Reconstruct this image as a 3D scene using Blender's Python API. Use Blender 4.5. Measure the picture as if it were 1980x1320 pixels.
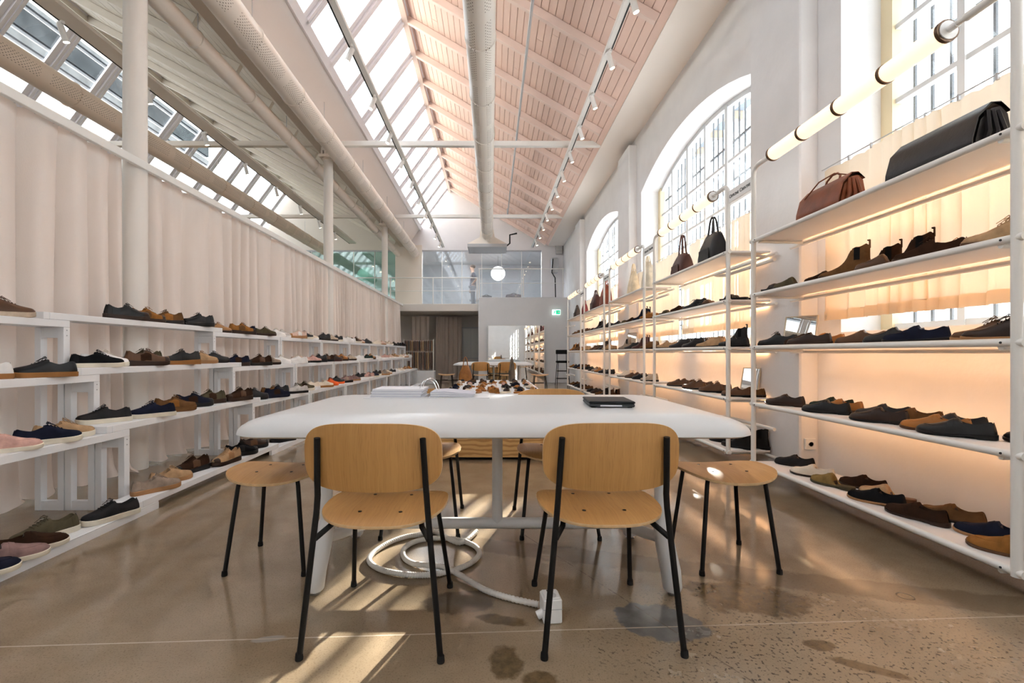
import bpy, math, random
from mathutils import Vector, Matrix, Euler, noise
import bmesh
R = math.radians
PI = math.pi
sc = bpy.context.scene
for o in list(bpy.data.objects):
    bpy.data.objects.remove(o)
C = sc.collection
rnd = random.Random(11)

# ------------------------------------------------------------------ camera
H = 1.04                      # eye height; image 1980x1320, 880 px focal length, vanishing point at (950, 682)
F = 880.0
cam_d = bpy.data.cameras.new('camera')
cam_d.sensor_width = 36.0
cam_d.lens = 16.0
cam_d.shift_x = 40 / 1980
cam_d.shift_y = 22 / 1980
cam_d.clip_start = 0.05
cam_d.clip_end = 300
cam = bpy.data.objects.new('camera', cam_d)
cam.location = (0, 0, H)
cam.rotation_euler = (R(90), 0, 0)
C.objects.link(cam)
sc.camera = cam

# ------------------------------------------------------------------ sky, sun, exposure
world = bpy.data.worlds.new('sky')
sc.world = world
world.use_nodes = True
bg = world.node_tree.nodes['Background']
bg.inputs[0].default_value = (0.93, 0.965, 1.0, 1)
bg.inputs[1].default_value = 4.4
sun_d = bpy.data.lights.new('sun', 'SUN')
sun_d.energy = 60.0
sun_d.angle = R(0.6)
sun_d.color = (1.0, 0.93, 0.82)
sun = bpy.data.objects.new('sun', sun_d)
SUN_AZ, SUN_EL = 20.5, 20.0    # degrees off the room's long axis (towards the window wall), elevation
dv = Vector((math.sin(R(SUN_AZ)) * math.cos(R(SUN_EL)), math.cos(R(SUN_AZ)) * math.cos(R(SUN_EL)), math.sin(R(SUN_EL))))
sun.rotation_euler = dv.to_track_quat('Z', 'Y').to_euler()
sun.location = (20, 30, 20)
C.objects.link(sun)
vs = sc.view_settings
sc.display_settings.display_device = 'sRGB'
vs.view_transform = 'Standard'
vs.look = 'None'
vs.exposure = 0.28
vs.gamma = 1.0
vs.use_curve_mapping = False
cy = sc.cycles
cy.use_denoising = True
cy.max_bounces = 8
cy.diffuse_bounces = 4
cy.use_adaptive_sampling = True
cy.adaptive_threshold = 0.12
cy.adaptive_min_samples = 24
cy.use_light_tree = False
cy.glossy_bounces = 4
cy.transmission_bounces = 6
cy.transparent_max_bounces = 6
cy.sample_clamp_indirect = 6.0
cy.caustics_reflective = False
cy.caustics_refractive = False

# ------------------------------------------------------------------ material helpers
class NT:
    def __init__(s, m):
        m.use_nodes = True
        s.t = m.node_tree
        s.b = s.t.nodes['Principled BSDF']
        s._oc = None
    def n(s, typ, **kw):
        nd = s.t.nodes.new(typ)
        for k, v in kw.items():
            setattr(nd, k, v)
        return nd
    def l(s, a, b):
        s.t.links.new(a, b)
    def put(s, sock, v):
        if hasattr(v, 'links') or isinstance(v, bpy.types.NodeSocket):
            s.l(v, sock)
        else:
            sock.default_value = v
    def oc(s):
        if s._oc is None:
            s._oc = s.n('ShaderNodeTexCoord').outputs['Object']
        return s._oc
    def scaled(s, sx, sy, sz, vec=None):
        m = s.n('ShaderNodeMapping')
        m.inputs['Scale'].default_value = (sx, sy, sz)
        s.l(vec or s.oc(), m.inputs['Vector'])
        return m.outputs[0]
    def math(s, op, a, b=0.0, clamp=False):
        m = s.n('ShaderNodeMath', operation=op)
        m.use_clamp = clamp
        s.put(m.inputs[0], a)
        s.put(m.inputs[1], b)
        return m.outputs[0]
    def noise(s, scale, detail=3, rough=0.55, vec=None, dist=0.0):
        m = s.n('ShaderNodeTexNoise')
        m.inputs['Scale'].default_value = scale
        m.inputs['Detail'].default_value = detail
        m.inputs['Roughness'].default_value = rough
        m.inputs['Distortion'].default_value = dist
        s.l(vec or s.oc(), m.inputs['Vector'])
        return m.outputs['Fac']
    def ramp(s, fac, stops):
        m = s.n('ShaderNodeValToRGB')
        e = m.color_ramp.elements
        while len(e) < len(stops):
            e.new(0.5)
        for q, (p, c) in zip(e, stops):
            q.position = p
            q.color = (*c, 1) if len(c) == 3 else c
        s.put(m.inputs[0], fac)
        return m.outputs[0]
    def mix(s, fac, a, b, blend='MIX'):
        m = s.n('ShaderNodeMix', data_type='RGBA', blend_type=blend)
        s.put(m.inputs[0], fac)
        for i, v in ((6, a), (7, b)):
            if isinstance(v, tuple):
                m.inputs[i].default_value = (*v[:3], 1)
            else:
                s.l(v, m.inputs[i])
        return m.outputs[2]
    def bump(s, h, strength=0.2, dist=0.01):
        m = s.n('ShaderNodeBump')
        m.inputs['Strength'].default_value = strength
        m.inputs['Distance'].default_value = dist
        s.l(h, m.inputs['Height'])
        s.l(m.outputs[0], s.b.inputs['Normal'])

MATS = {}
def mat(name, col=(0.8, 0.8, 0.8), rough=0.5, metal=0.0, var=0.0, vscale=8.0, bump=0.0, bscale=60.0, bdist=0.003, emit=None, estr=0.0, spec=0.5):
    if name in MATS:
        return MATS[name]
    m = bpy.data.materials.new(name)
    MATS[name] = m
    t = NT(m)
    b = t.b
    b.inputs['Base Color'].default_value = (*col, 1)
    b.inputs['Roughness'].default_value = rough
    b.inputs['Metallic'].default_value = metal
    b.inputs['Specular IOR Level'].default_value = spec
    if var:
        f = t.noise(vscale, 4)
        lo = tuple(c * (1 - var) for c in col)
        hi = tuple(min(1, c * (1 + var)) for c in col)
        t.l(t.ramp(f, [(0.3, lo), (0.7, hi)]), b.inputs['Base Color'])
    if bump:
        t.bump(t.noise(bscale, 4), bump, bdist)
    if emit:
        b.inputs['Emission Color'].default_value = (*emit, 1)
        b.inputs['Emission Strength'].default_value = estr
    return m

WHITE_WALL = mat('white_plaster', (0.82, 0.82, 0.83), 0.75, var=0.03, vscale=3, bump=0.25, bscale=14, bdist=0.01)
GABLE = mat('pale_plaster', (0.80, 0.78, 0.79), 0.8, var=0.02, vscale=2, bump=0.15, bscale=20)
BEIGE = mat('cream_paint', (0.78, 0.71, 0.63), 0.55, var=0.02, vscale=2)
STEEL_W = mat('white_lacquered_steel', (0.80, 0.79, 0.76), 0.35, var=0.015, vscale=6)
SHELF_W = mat('white_shelf_laminate', (0.80, 0.77, 0.75), 0.45, var=0.015, vscale=5)
BENCH_W = mat('white_painted_board', (0.83, 0.84, 0.86), 0.4, var=0.02, vscale=6)
TABLE_W = mat('white_solid_surface', (0.67, 0.68, 0.69), 0.28)
BLACK_M = mat('black_powder_coat', (0.008, 0.008, 0.008), 0.5, spec=0.2)
BLACK_R = mat('black_rubber', (0.010, 0.010, 0.010), 0.8, spec=0.2)
DARK = mat('dark_gap', (0.02, 0.02, 0.02), 0.7)
CHROME = mat('polished_steel', (0.75, 0.75, 0.76), 0.15, 1.0)
BRASS = mat('bronze_ring', (0.10, 0.055, 0.03), 0.35, 0.6)
GREYP = mat('grey_metal', (0.45, 0.46, 0.48), 0.4, 0.3)
PAPER = mat('white_paper', (0.80, 0.80, 0.84), 0.8)
MIRROR = mat('mirror_glass', (0.92, 0.93, 0.92), 0.01, 1.0)
PLASTICW = mat('white_plastic', (0.84, 0.84, 0.83), 0.35)
LED = mat('warm_led', (1, 0.8, 0.55), 0.5, emit=(1.0, 0.53, 0.25), estr=15.0)
SPOT_ON = mat('spot_bulb', (1, 0.9, 0.7), 0.5, emit=(1.0, 0.80, 0.55), estr=25.0)
TUBE_ON = mat('frosted_lamp_tube', (1, 0.85, 0.68), 0.5, emit=(1.0, 0.74, 0.52), estr=0.95)
GLOBE = mat('paper_globe', (0.95, 0.93, 0.9), 0.7, emit=(1.0, 0.95, 0.88), estr=2.0)

def glass(name, tint=(0.96, 0.98, 0.99), gloss=0.06, rough=0.02):
    m = bpy.data.materials.new(name)
    t = NT(m)
    tr = t.n('ShaderNodeBsdfTransparent')
    tr.inputs[0].default_value = (*tint, 1)
    gl = t.n('ShaderNodeBsdfGlossy')
    gl.inputs['Roughness'].default_value = rough
    gl.inputs[0].default_value = (1, 1, 1, 1)
    mx = t.n('ShaderNodeMixShader')
    mx.inputs[0].default_value = gloss
    t.l(tr.outputs[0], mx.inputs[1])
    t.l(gl.outputs[0], mx.inputs[2])
    t.l(mx.outputs[0], t.t.nodes['Material Output'].inputs[0])
    MATS[name] = m
    return m
GLASS = glass('clear_glass')
GLASS_OFF = glass('grey_partition_glass', (0.80, 0.83, 0.86), 0.08, 0.05)
GLASS_GREEN = glass('green_partition_glass', (0.55, 0.70, 0.64), 0.10, 0.05)

def cloth(name, col, trans, tcol=None, bumpy=0.3):
    m = bpy.data.materials.new(name)
    t = NT(m)
    t.b.inputs['Roughness'].default_value = 0.95
    t.b.inputs['Specular IOR Level'].default_value = 0.1
    f = t.noise(3.0, 4, vec=t.scaled(1, 1, 0.25))
    c = t.ramp(f, [(0.3, tuple(x * 0.94 for x in col)), (0.7, tuple(min(1, x * 1.04) for x in col))])
    t.l(c, t.b.inputs['Base Color'])
    t.bump(t.noise(260, 2, vec=t.scaled(1, 1, 0.3)), bumpy, 0.002)
    tl = t.n('ShaderNodeBsdfTranslucent')
    tl.inputs[0].default_value = (*(tcol or col), 1)
    mx = t.n('ShaderNodeMixShader')
    mx.inputs[0].default_value = trans
    t.l(t.b.outputs[0], mx.inputs[1])
    t.l(tl.outputs[0], mx.inputs[2])
    t.l(mx.outputs[0], t.t.nodes['Material Output'].inputs[0])
    MATS[name] = m
    return m
LINEN = cloth('natural_linen', (0.88, 0.79, 0.73), 0.16)
VOILE = cloth('ivory_window_cloth', (0.80, 0.69, 0.55), 0.26)
FARCLOTH = cloth('taupe_drape_cloth', (0.55, 0.47, 0.41), 0.1)

def wood(name, c0, c1, rough=0.42):
    """fine straight grain along Y/Z with darker cathedral streaks"""
    m = bpy.data.materials.new(name)
    t = NT(m)
    warp = t.n('ShaderNodeTexNoise')
    warp.inputs['Scale'].default_value = 3.0
    t.l(t.oc(), warp.inputs['Vector'])
    mp = t.n('ShaderNodeMix', data_type='VECTOR')
    mp.inputs[0].default_value = 0.06
    t.l(t.oc(), mp.inputs[4])
    t.l(warp.outputs['Color'], mp.inputs[5])
    v = mp.outputs[1]
    broad = t.noise(1.0, 3, 0.5, vec=t.scaled(16, 0.8, 0.8, v))
    fine = t.noise(1.0, 5, 0.7, vec=t.scaled(150, 3.0, 3.0, v))
    pore = t.noise(1.0, 2, 0.5, vec=t.scaled(420, 14, 14, v))
    f = t.math('ADD', t.math('MULTIPLY', broad, 0.55), t.math('MULTIPLY', fine, 0.45))
    c = t.ramp(f, [(0.30, c0), (0.68, c1)])
    c = t.mix(0.5, c, t.ramp(pore, [(0.30, (0.62, 0.55, 0.5)), (0.42, (1, 1, 1))]), 'MULTIPLY')
    t.l(c, t.b.inputs['Base Color'])
    t.b.inputs['Roughness'].default_value = rough
    t.bump(fine, 0.05, 0.001)
    MATS[name] = m
    return m
OAK = wood('oak_veneer', (0.40, 0.195, 0.055), (0.56, 0.305, 0.105))
def plywood(name, c0, c1):
    m = bpy.data.materials.new(name)
    t = NT(m)
    w = t.n('ShaderNodeTexWave', wave_type='BANDS', bands_direction='Z')
    w.inputs['Scale'].default_value = 3.2
    w.inputs['Distortion'].default_value = 9.0
    w.inputs['Detail'].default_value = 3
    w.inputs['Detail Scale'].default_value = 0.9
    t.l(t.scaled(0.9, 0.9, 2.0), w.inputs['Vector'])
    t.l(t.ramp(w.outputs['Fac'], [(0.15, c0), (0.6, c1)]), t.b.inputs['Base Color'])
    t.b.inputs['Roughness'].default_value = 0.5
    MATS[name] = m
    return m
PLY = plywood('rotary_cut_plywood', (0.42, 0.22, 0.07), (0.62, 0.38, 0.15))
OAK_EDGE = mat('plywood_edge', (0.62, 0.42, 0.22), 0.5, var=0.12, vscale=40)
BOARD_P = mat('blush_painted_board', (0.79, 0.60, 0.53), 0.6, var=0.05, vscale=1.3, bump=0.1, bscale=30)
BOARD_C = mat('cream_painted_board', (0.80, 0.74, 0.65), 0.6, var=0.04, vscale=1.3)
RAFTER_P = mat('blush_painted_rafter', (0.78, 0.63, 0.57), 0.55, var=0.03, vscale=2)

# ------------------------------------------------------------------ mesh helpers
class MB:
    def __init__(s):
        s.v = []
        s.f = []
    def add(s, vs, fs):
        o = len(s.v)
        s.v += [tuple(p) for p in vs]
        s.f += [tuple(i + o for i in f) for f in fs]
        return s
    def box(s, x0, x1, y0, y1, z0, z1, b=0.0):
        if b <= 0:
            return s.add([(x0, y0, z0), (x1, y0, z0), (x1, y1, z0), (x0, y1, z0), (x0, y0, z1), (x1, y0, z1), (x1, y1, z1), (x0, y1, z1)],
                         [(0, 3, 2, 1), (4, 5, 6, 7), (0, 1, 5, 4), (1, 2, 6, 5), (2, 3, 7, 6), (3, 0, 4, 7)])
        lo, hi = (x0, y0, z0), (x1, y1, z1)
        vs, ix = [], {}
        for sx in (0, 1):
            for sy in (0, 1):
                for sz in (0, 1):
                    sg = (sx, sy, sz)
                    for a in range(3):
                        p = []
                        for k in range(3):
                            full = hi[k] if sg[k] else lo[k]
                            p.append(full if k == a else (full - b if sg[k] else full + b))
                        ix[(sg, a)] = len(vs)
                        vs.append(tuple(p))
        fs = []
        for a in range(3):
            o1, o2 = [k for k in range(3) if k != a]
            for sg in (0, 1):
                q = []
                for (p1, p2) in ((0, 0), (1, 0), (1, 1), (0, 1)):
                    g = [0, 0, 0]
                    g[a], g[o1], g[o2] = sg, p1, p2
                    q.append(ix[(tuple(g), a)])
                fs.append(tuple(q))
            for p1 in (0, 1):
                for p2 in (0, 1):
                    g0, g1 = [0, 0, 0], [0, 0, 0]
                    g0[a], g1[a] = 0, 1
                    g0[o1] = g1[o1] = p1
                    g0[o2] = g1[o2] = p2
                    g0, g1 = tuple(g0), tuple(g1)
                    fs.append((ix[(g0, o1)], ix[(g1, o1)], ix[(g1, o2)], ix[(g0, o2)]))
        for sx in (0, 1):
            for sy in (0, 1):
                for sz in (0, 1):
                    g = (sx, sy, sz)
                    fs.append((ix[(g, 0)], ix[(g, 1)], ix[(g, 2)]))
        return s.add(vs, fs)
    def loft(s, rings, closed=True, caps=True):
        n = len(rings[0])
        vs = [p for r in rings for p in r]
        fs = []
        for i in range(len(rings) - 1):
            for j in range(n if closed else n - 1):
                k = (j + 1) % n
                fs.append((i * n + j, i * n + k, (i + 1) * n + k, (i + 1) * n + j))
        if caps and closed:
            fs.append(tuple(range(n))[::-1])
            fs.append(tuple((len(rings) - 1) * n + j for j in range(n)))
        return s.add(vs, fs)
    def tube(s, path, r, seg=8, closed=False, radii=None):
        P = [Vector(p) for p in path]
        n = len(P)
        rings = []
        up = None
        for i in range(n):
            if closed:
                d = (P[(i + 1) % n] - P[i - 1]).normalized()
            else:
                d = (P[min(i + 1, n - 1)] - P[max(i - 1, 0)]).normalized()
            if up is None:
                up = Vector((0, 0, 1)) if abs(d.z) < 0.9 else Vector((1, 0, 0))
            a = d.cross(up)
            if a.length < 1e-6:
                a = d.orthogonal()
            a.normalize()
            b = a.cross(d).normalized()
            up = b
            rr = radii[i] if radii else r
            rings.append([P[i] + a * (rr * math.cos(2 * PI * k / seg)) + b * (rr * math.sin(2 * PI * k / seg)) for k in range(seg)])
        if closed:
            rings.append(rings[0])
        return s.loft(rings, True, not closed)
    def lathe(s, prof, seg=16, c=(0, 0, 0), axis='Z'):
        rings = []
        for (r, h) in prof:
            ring = []
            for k in range(seg):
                a = 2 * PI * k / seg
                if axis == 'Z':
                    ring.append((c[0] + r * math.cos(a), c[1] + r * math.sin(a), c[2] + h))
                elif axis == 'Y':
                    ring.append((c[0] + r * math.cos(a), c[1] + h, c[2] + r * math.sin(a)))
                else:
                    ring.append((c[0] + h, c[1] + r * math.cos(a), c[2] + r * math.sin(a)))
            rings.append(ring)
        return s.loft(rings)
    def beam(s, A, B, w, h, up=(0, 0, 1), b=0.0):
        A, B = Vector(A), Vector(B)
        d = (B - A).normalized()
        a = d.cross(Vector(up)).normalized()
        u = a.cross(d).normalized()
        def ring(P):
            if b:
                q = [(-w / 2 + b, -h / 2), (w / 2 - b, -h / 2), (w / 2, -h / 2 + b), (w / 2, h / 2 - b), (w / 2 - b, h / 2), (-w / 2 + b, h / 2), (-w / 2, h / 2 - b), (-w / 2, -h / 2 + b)]
            else:
                q = [(-w / 2, -h / 2), (w / 2, -h / 2), (w / 2, h / 2), (-w / 2, h / 2)]
            return [P + a * x + u * y for x, y in q]
        return s.loft([ring(A), ring(B)])
    def prism(s, poly, axis, a, b):
        """poly: 2-D points; axis the extrusion axis: 'X' -> (y,z), 'Y' -> (x,z), 'Z' -> (x,y)."""
        def p3(p, t):
            return (t, p[0], p[1]) if axis == 'X' else (p[0], t, p[1]) if axis == 'Y' else (p[0], p[1], t)
        return s.loft([[p3(p, a) for p in poly], [p3(p, b) for p in poly]])
    def mesh(s, name, smooth=35.0, recalc=True):
        me = bpy.data.meshes.new(name)
        me.from_pydata(s.v, [], s.f)
        if recalc:
            bm = bmesh.new()
            bm.from_mesh(me)
            bmesh.ops.recalc_face_normals(bm, faces=bm.faces)
            bm.to_mesh(me)
            bm.free()
        if smooth is not None:
            for p in me.polygons:
                p.use_smooth = True
            me.set_sharp_from_angle(angle=R(smooth))
        me.update()
        return me
    def build(s, name, m=None, parent=None, loc=None, rz=0.0, smooth=35.0, recalc=True):
        return put(name, s.mesh(name, smooth, recalc), m, parent, loc, rz)

def put(name, me, m=None, parent=None, loc=None, rz=0.0, own=False):
    o = bpy.data.objects.new(name, me)
    C.objects.link(o)
    if m is not None:
        if own:
            if not me.materials:
                me.materials.append(None)
            o.material_slots[0].link = 'OBJECT'
            o.material_slots[0].material = m
        elif not me.materials:
            me.materials.append(m)
    if parent is not None:
        o.parent = parent
    if loc is not None:
        o.location = loc
    if rz:
        o.rotation_euler = (0, 0, rz)
    return o

def tag(o, label=None, cat=None, group=None, kind=None):
    if label:
        o['label'] = label
    if cat:
        o['category'] = cat
    if group:
        o['group'] = group
    if kind:
        o['kind'] = kind
    return o

def thing(name, label, cat, loc=(0, 0, 0), rz=0.0, group=None):
    o = bpy.data.objects.new(name, None)
    o.empty_display_size = 0.1
    C.objects.link(o)
    o.location = loc
    o.rotation_euler = (0, 0, rz)
    return tag(o, label, cat, group)

def struct(name, mb, m, label, smooth=35.0):
    o = mb.build(name, m, smooth=smooth)
    return tag(o, label, kind='structure')

def copy_tree(o, parent=None, loc=None, rz=None, label=None, group=None):
    c = o.copy()
    C.objects.link(c)
    if parent is not None:
        c.parent = parent
    if loc is not None:
        c.location = loc
    if rz is not None:
        c.rotation_euler = (0, 0, rz)
    if label:
        c['label'] = label
    if group:
        c['group'] = group
    for ch in list(o.children):
        copy_tree(ch, c)
    return c

def on_floor(px, py, z=0.0):
    d = (H - z) * F / (py - 682.0)
    return ((px - 950.0) * d / F, d)
def at_x(px, X):
    return abs(X) * F / abs(px - 950.0)
ORD = ['first', 'second', 'third', 'fourth', 'fifth', 'sixth', 'seventh', 'eighth', 'ninth', 'tenth', 'eleventh', 'twelfth', 'thirteenth', 'fourteenth', 'fifteenth', 'sixteenth',
       'seventeenth', 'eighteenth', 'nineteenth', 'twentieth', 'twenty-first', 'twenty-second', 'twenty-third', 'twenty-fourth', 'twenty-fifth', 'twenty-sixth', 'twenty-seventh',
       'twenty-eighth', 'twenty-ninth', 'thirtieth', 'thirty-first', 'thirty-second', 'thirty-third', 'thirty-fourth', 'thirty-fifth', 'thirty-sixth', 'thirty-seventh', 'thirty-eighth', 'thirty-ninth', 'fortieth']

# ------------------------------------------------------------------ room numbers
XW, XP, XG = 2.72, 2.57, 3.08       # window wall face, pier face, glazing plane
Y0, Y1 = -6.0, 17.2                 # back wall behind the camera, far gable
BAY = 4.72
EAVE = (2.14, 5.07)
RIDGE = (-1.58, 7.24)
VALLEY = (-3.10, 5.17)
GLZ = (-2.69, 5.74)                 # lower edge of the main skylight
ARIDGE = (-7.44, 7.24)
AEND = (-9.06, 5.04)

# ------------------------------------------------------------------ floor
def floor_material():
    m = bpy.data.materials.new('polished_concrete')
    t = NT(m)
    sep = t.n('ShaderNodeSeparateXYZ')
    t.l(t.oc(), sep.inputs[0])
    X, Y = sep.outputs[0], sep.outputs[1]
    big = t.noise(0.55, 5, 0.6)
    med = t.noise(3.5, 5, 0.65)
    fine = t.noise(160, 3, 0.7)
    base = t.ramp(t.math('ADD', t.math('MULTIPLY', big, 0.55), t.math('MULTIPLY', med, 0.45)),
                  [(0.32, (0.215, 0.158, 0.100)), (0.5, (0.285, 0.215, 0.142)), (0.66, (0.345, 0.272, 0.192))])
    sp = t.ramp(fine, [(0.33, (0.55, 0.5, 0.45)), (0.46, (1, 1, 1)), (0.62, (1, 1, 1)), (0.74, (1.12, 1.12, 1.12))])
    col = t.mix(0.75, base, sp, 'MULTIPLY')
    wob = t.noise(9, 4, 0.6)
    wob2 = t.noise(28, 3, 0.6)
    edge = t.math('ADD', t.math('MULTIPLY', t.math('SUBTRACT', wob, 0.5), 1.5), t.math('MULTIPLY', t.math('SUBTRACT', wob2, 0.5), 0.7))
    def blob(cx, cy, rx, ry, ang=0, soft=0.06, amp=1.0):
        c, s = math.cos(ang), math.sin(ang)
        dx, dy = t.math('SUBTRACT', X, cx), t.math('SUBTRACT', Y, cy)
        u = t.math('DIVIDE', t.math('ADD', t.math('MULTIPLY', dx, c), t.math('MULTIPLY', dy, s)), rx)
        v = t.math('DIVIDE', t.math('SUBTRACT', t.math('MULTIPLY', dy, c), t.math('MULTIPLY', dx, s)), ry)
        d = t.math('SQRT', t.math('ADD', t.math('MULTIPLY', u, u), t.math('MULTIPLY', v, v)))
        d = t.math('ADD', d, t.math('MULTIPLY', edge, amp))
        return t.math('MULTIPLY', t.math('SUBTRACT', 1.0 + soft, d), 1 / (2 * soft), True)
    # pitted ground area with black aggregate
    pit = blob(1.25, 1.55, 0.75, 0.42, 0, 0.35)
    grit = t.ramp(t.noise(75, 2, 0.5), [(0.36, (0.06, 0.05, 0.04)), (0.42, (1, 1, 1))])
    col = t.mix(t.math('MULTIPLY', pit, 0.8), col, t.mix(1.0, t.mix(0.4, col, (0.34, 0.265, 0.18)), grit, 'MULTIPLY'))
    # darker worn band with a ragged edge
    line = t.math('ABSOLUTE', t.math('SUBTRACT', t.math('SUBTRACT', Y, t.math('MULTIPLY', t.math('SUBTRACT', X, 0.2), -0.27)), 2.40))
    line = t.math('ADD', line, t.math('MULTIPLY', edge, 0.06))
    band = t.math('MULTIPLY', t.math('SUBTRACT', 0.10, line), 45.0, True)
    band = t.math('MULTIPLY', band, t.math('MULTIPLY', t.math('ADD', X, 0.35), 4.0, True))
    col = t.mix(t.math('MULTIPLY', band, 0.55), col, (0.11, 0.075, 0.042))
    # stains
    brown = t.ramp(t.noise(24, 4, 0.7), [(0.38, (0.055, 0.034, 0.014)), (0.62, (0.13, 0.085, 0.038))])
    for (cx, cy, rx, ry, an, am) in [(1.10, 1.93, 0.24, 0.13, -0.2, 0.9), (0.93, 2.02, 0.07, 0.05, 0, 0.8), (0.05, 1.53, 0.055, 0.085, 0, 0.7), (0.155, 1.45, 0.06, 0.04, 0, 0.6),
                                     (1.17, 1.62, 0.05, 0.03, 0, 0.6), (1.25, 1.50, 0.10, 0.026, -0.5, 0.7), (0.04, 1.77, 0.10, 0.035, -0.2, 0.8)]:
        col = t.mix(t.math('MULTIPLY', blob(cx, cy, rx, ry, an, 0.12, am), 0.85), col, brown)
    grey = t.ramp(t.noise(14, 4), [(0.35, (0.105, 0.103, 0.098)), (0.65, (0.165, 0.163, 0.156))])
    g1 = blob(0.65, 1.76, 0.175, 0.12, -0.35, 0.05, 0.5)
    col = t.mix(g1, col, grey)
    g2 = blob(-0.13, 1.90, 0.15, 0.085, 0.1, 0.08, 0.5)
    col = t.mix(t.math('MULTIPLY', g2, 0.7), col, (0.075, 0.06, 0.046))
    pale = blob(-0.81, 1.655, 0.06, 0.018, 0.2, 0.1, 0.5)
    col = t.mix(pale, col, (0.34, 0.31, 0.27))
    # saw joints
    def joint(cy, slope, w, x0, colr, amt):
        nonlocal col
        j = t.math('ABSOLUTE', t.math('SUBTRACT', t.math('SUBTRACT', Y, t.math('MULTIPLY', X, slope)), cy))
        j = t.math('ADD', j, t.math('MULTIPLY', edge, w * 0.9))
        jm = t.math('MULTIPLY', t.math('SUBTRACT', w, j), 700.0, True)
        col = t.mix(t.math('MULTIPLY', jm, amt), col, colr)
    joint(1.696, 0.049, 0.0035, 0, (0.52, 0.44, 0.35), 0.9)
    joint(6.4, 0.02, 0.006, 0, (0.38, 0.32, 0.26), 0.6)
    # cracks running away from the camera
    cr = t.math('ABSOLUTE', t.math('SUBTRACT', t.math('SUBTRACT', X, t.math('MULTIPLY', Y, -0.55)), 1.62))
    cr = t.math('ADD', cr, t.math('MULTIPLY', t.math('ABSOLUTE', edge), 0.03))
    crm = t.math('MULTIPLY', t.math('SUBTRACT', 0.006, cr), 300.0, True)
    crm = t.math('MULTIPLY', crm, t.math('LESS_THAN', Y, 2.6))
    col = t.mix(t.math('MULTIPLY', crm, 0.7), col, (0.09, 0.06, 0.04))
    # small round cover
    dr = blob(1.77, 1.945, 0.032, 0.032, 0, 0.05, 0.0)
    dr2 = blob(1.77, 1.945, 0.026, 0.026, 0, 0.05, 0.0)
    col = t.mix(t.math('SUBTRACT', dr, dr2, True), col, (0.04, 0.03, 0.02))
    t.l(col, t.b.inputs['Base Color'])
    rg = t.math('ADD', t.math('MULTIPLY', t.noise(2.2, 5, 0.65), 0.17), 0.03)
    rg = t.math('ADD', rg, t.math('MULTIPLY', pit, 0.15))
    t.l(rg, t.b.inputs['Roughness'])
    t.b.inputs['Specular IOR Level'].default_value = 0.75
    t.bump(t.noise(2.6, 3, 0.5), 0.06, 0.02)
    return m
floor = struct('floor', MB().box(-9.3, 3.3, Y0 - 0.2, 21.2, -0.12, 0.0), floor_material(), 'polished tan concrete floor with grey and brown stains and pale saw joints')

# ------------------------------------------------------------------ window wall
WINS = [(-4.71, -1.18), (0.01, 3.54), (4.73, 8.26), (9.45, 12.98)]
SILL, SPR, RISE = 1.20, 3.95, 0.37
def arch(y0, y1, n=14):
    """points of the segmental arch from y1 back to y0"""
    c = (y1 - y0) / 2
    rad = (c * c + RISE * RISE) / (2 * RISE)
    a0 = math.asin(c / rad)
    ym = (y0 + y1) / 2
    return [(ym + rad * math.sin(a0 - 2 * a0 * i / n), SPR + RISE - rad + rad * math.cos(a0 - 2 * a0 * i / n)) for i in range(n + 1)]
def arch_z(y, y0, y1):
    c = (y1 - y0) / 2
    rad = (c * c + RISE * RISE) / (2 * RISE)
    return SPR + RISE - rad + math.sqrt(max(0, rad * rad - (y - (y0 + y1) / 2) ** 2))
mb = MB()
XO = 3.26
mb.box(XW, XO, Y0, Y1 + 0.3, 0, SILL)
prev = Y0
for (a, b) in WINS:
    mb.box(XW, XO, prev, a, SILL, 5.4)
    pts = [(a, 5.4)] + [(a, SPR)] + arch(a, b)[::-1][1:-1] + [(b, SPR), (b, 5.4)]
    mb.prism(pts, 'X', XW, XO)
    prev = b
mb.box(XW, XO, prev, Y1 + 0.3, SILL, 5.4)
wall_r = struct('wall_right', mb, WHITE_WALL, 'white plastered masonry wall with arched window openings behind the pipe shelving', smooth=20)
for k in range(-1, 3):
    p0 = 3.79 + BAY * k
    mb = MB().box(XP, XW + 0.01, p0, p0 + 0.73, 0, 4.93, 0.012)
    pier = mb.build('pier', WHITE_WALL, wall_r)

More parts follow.
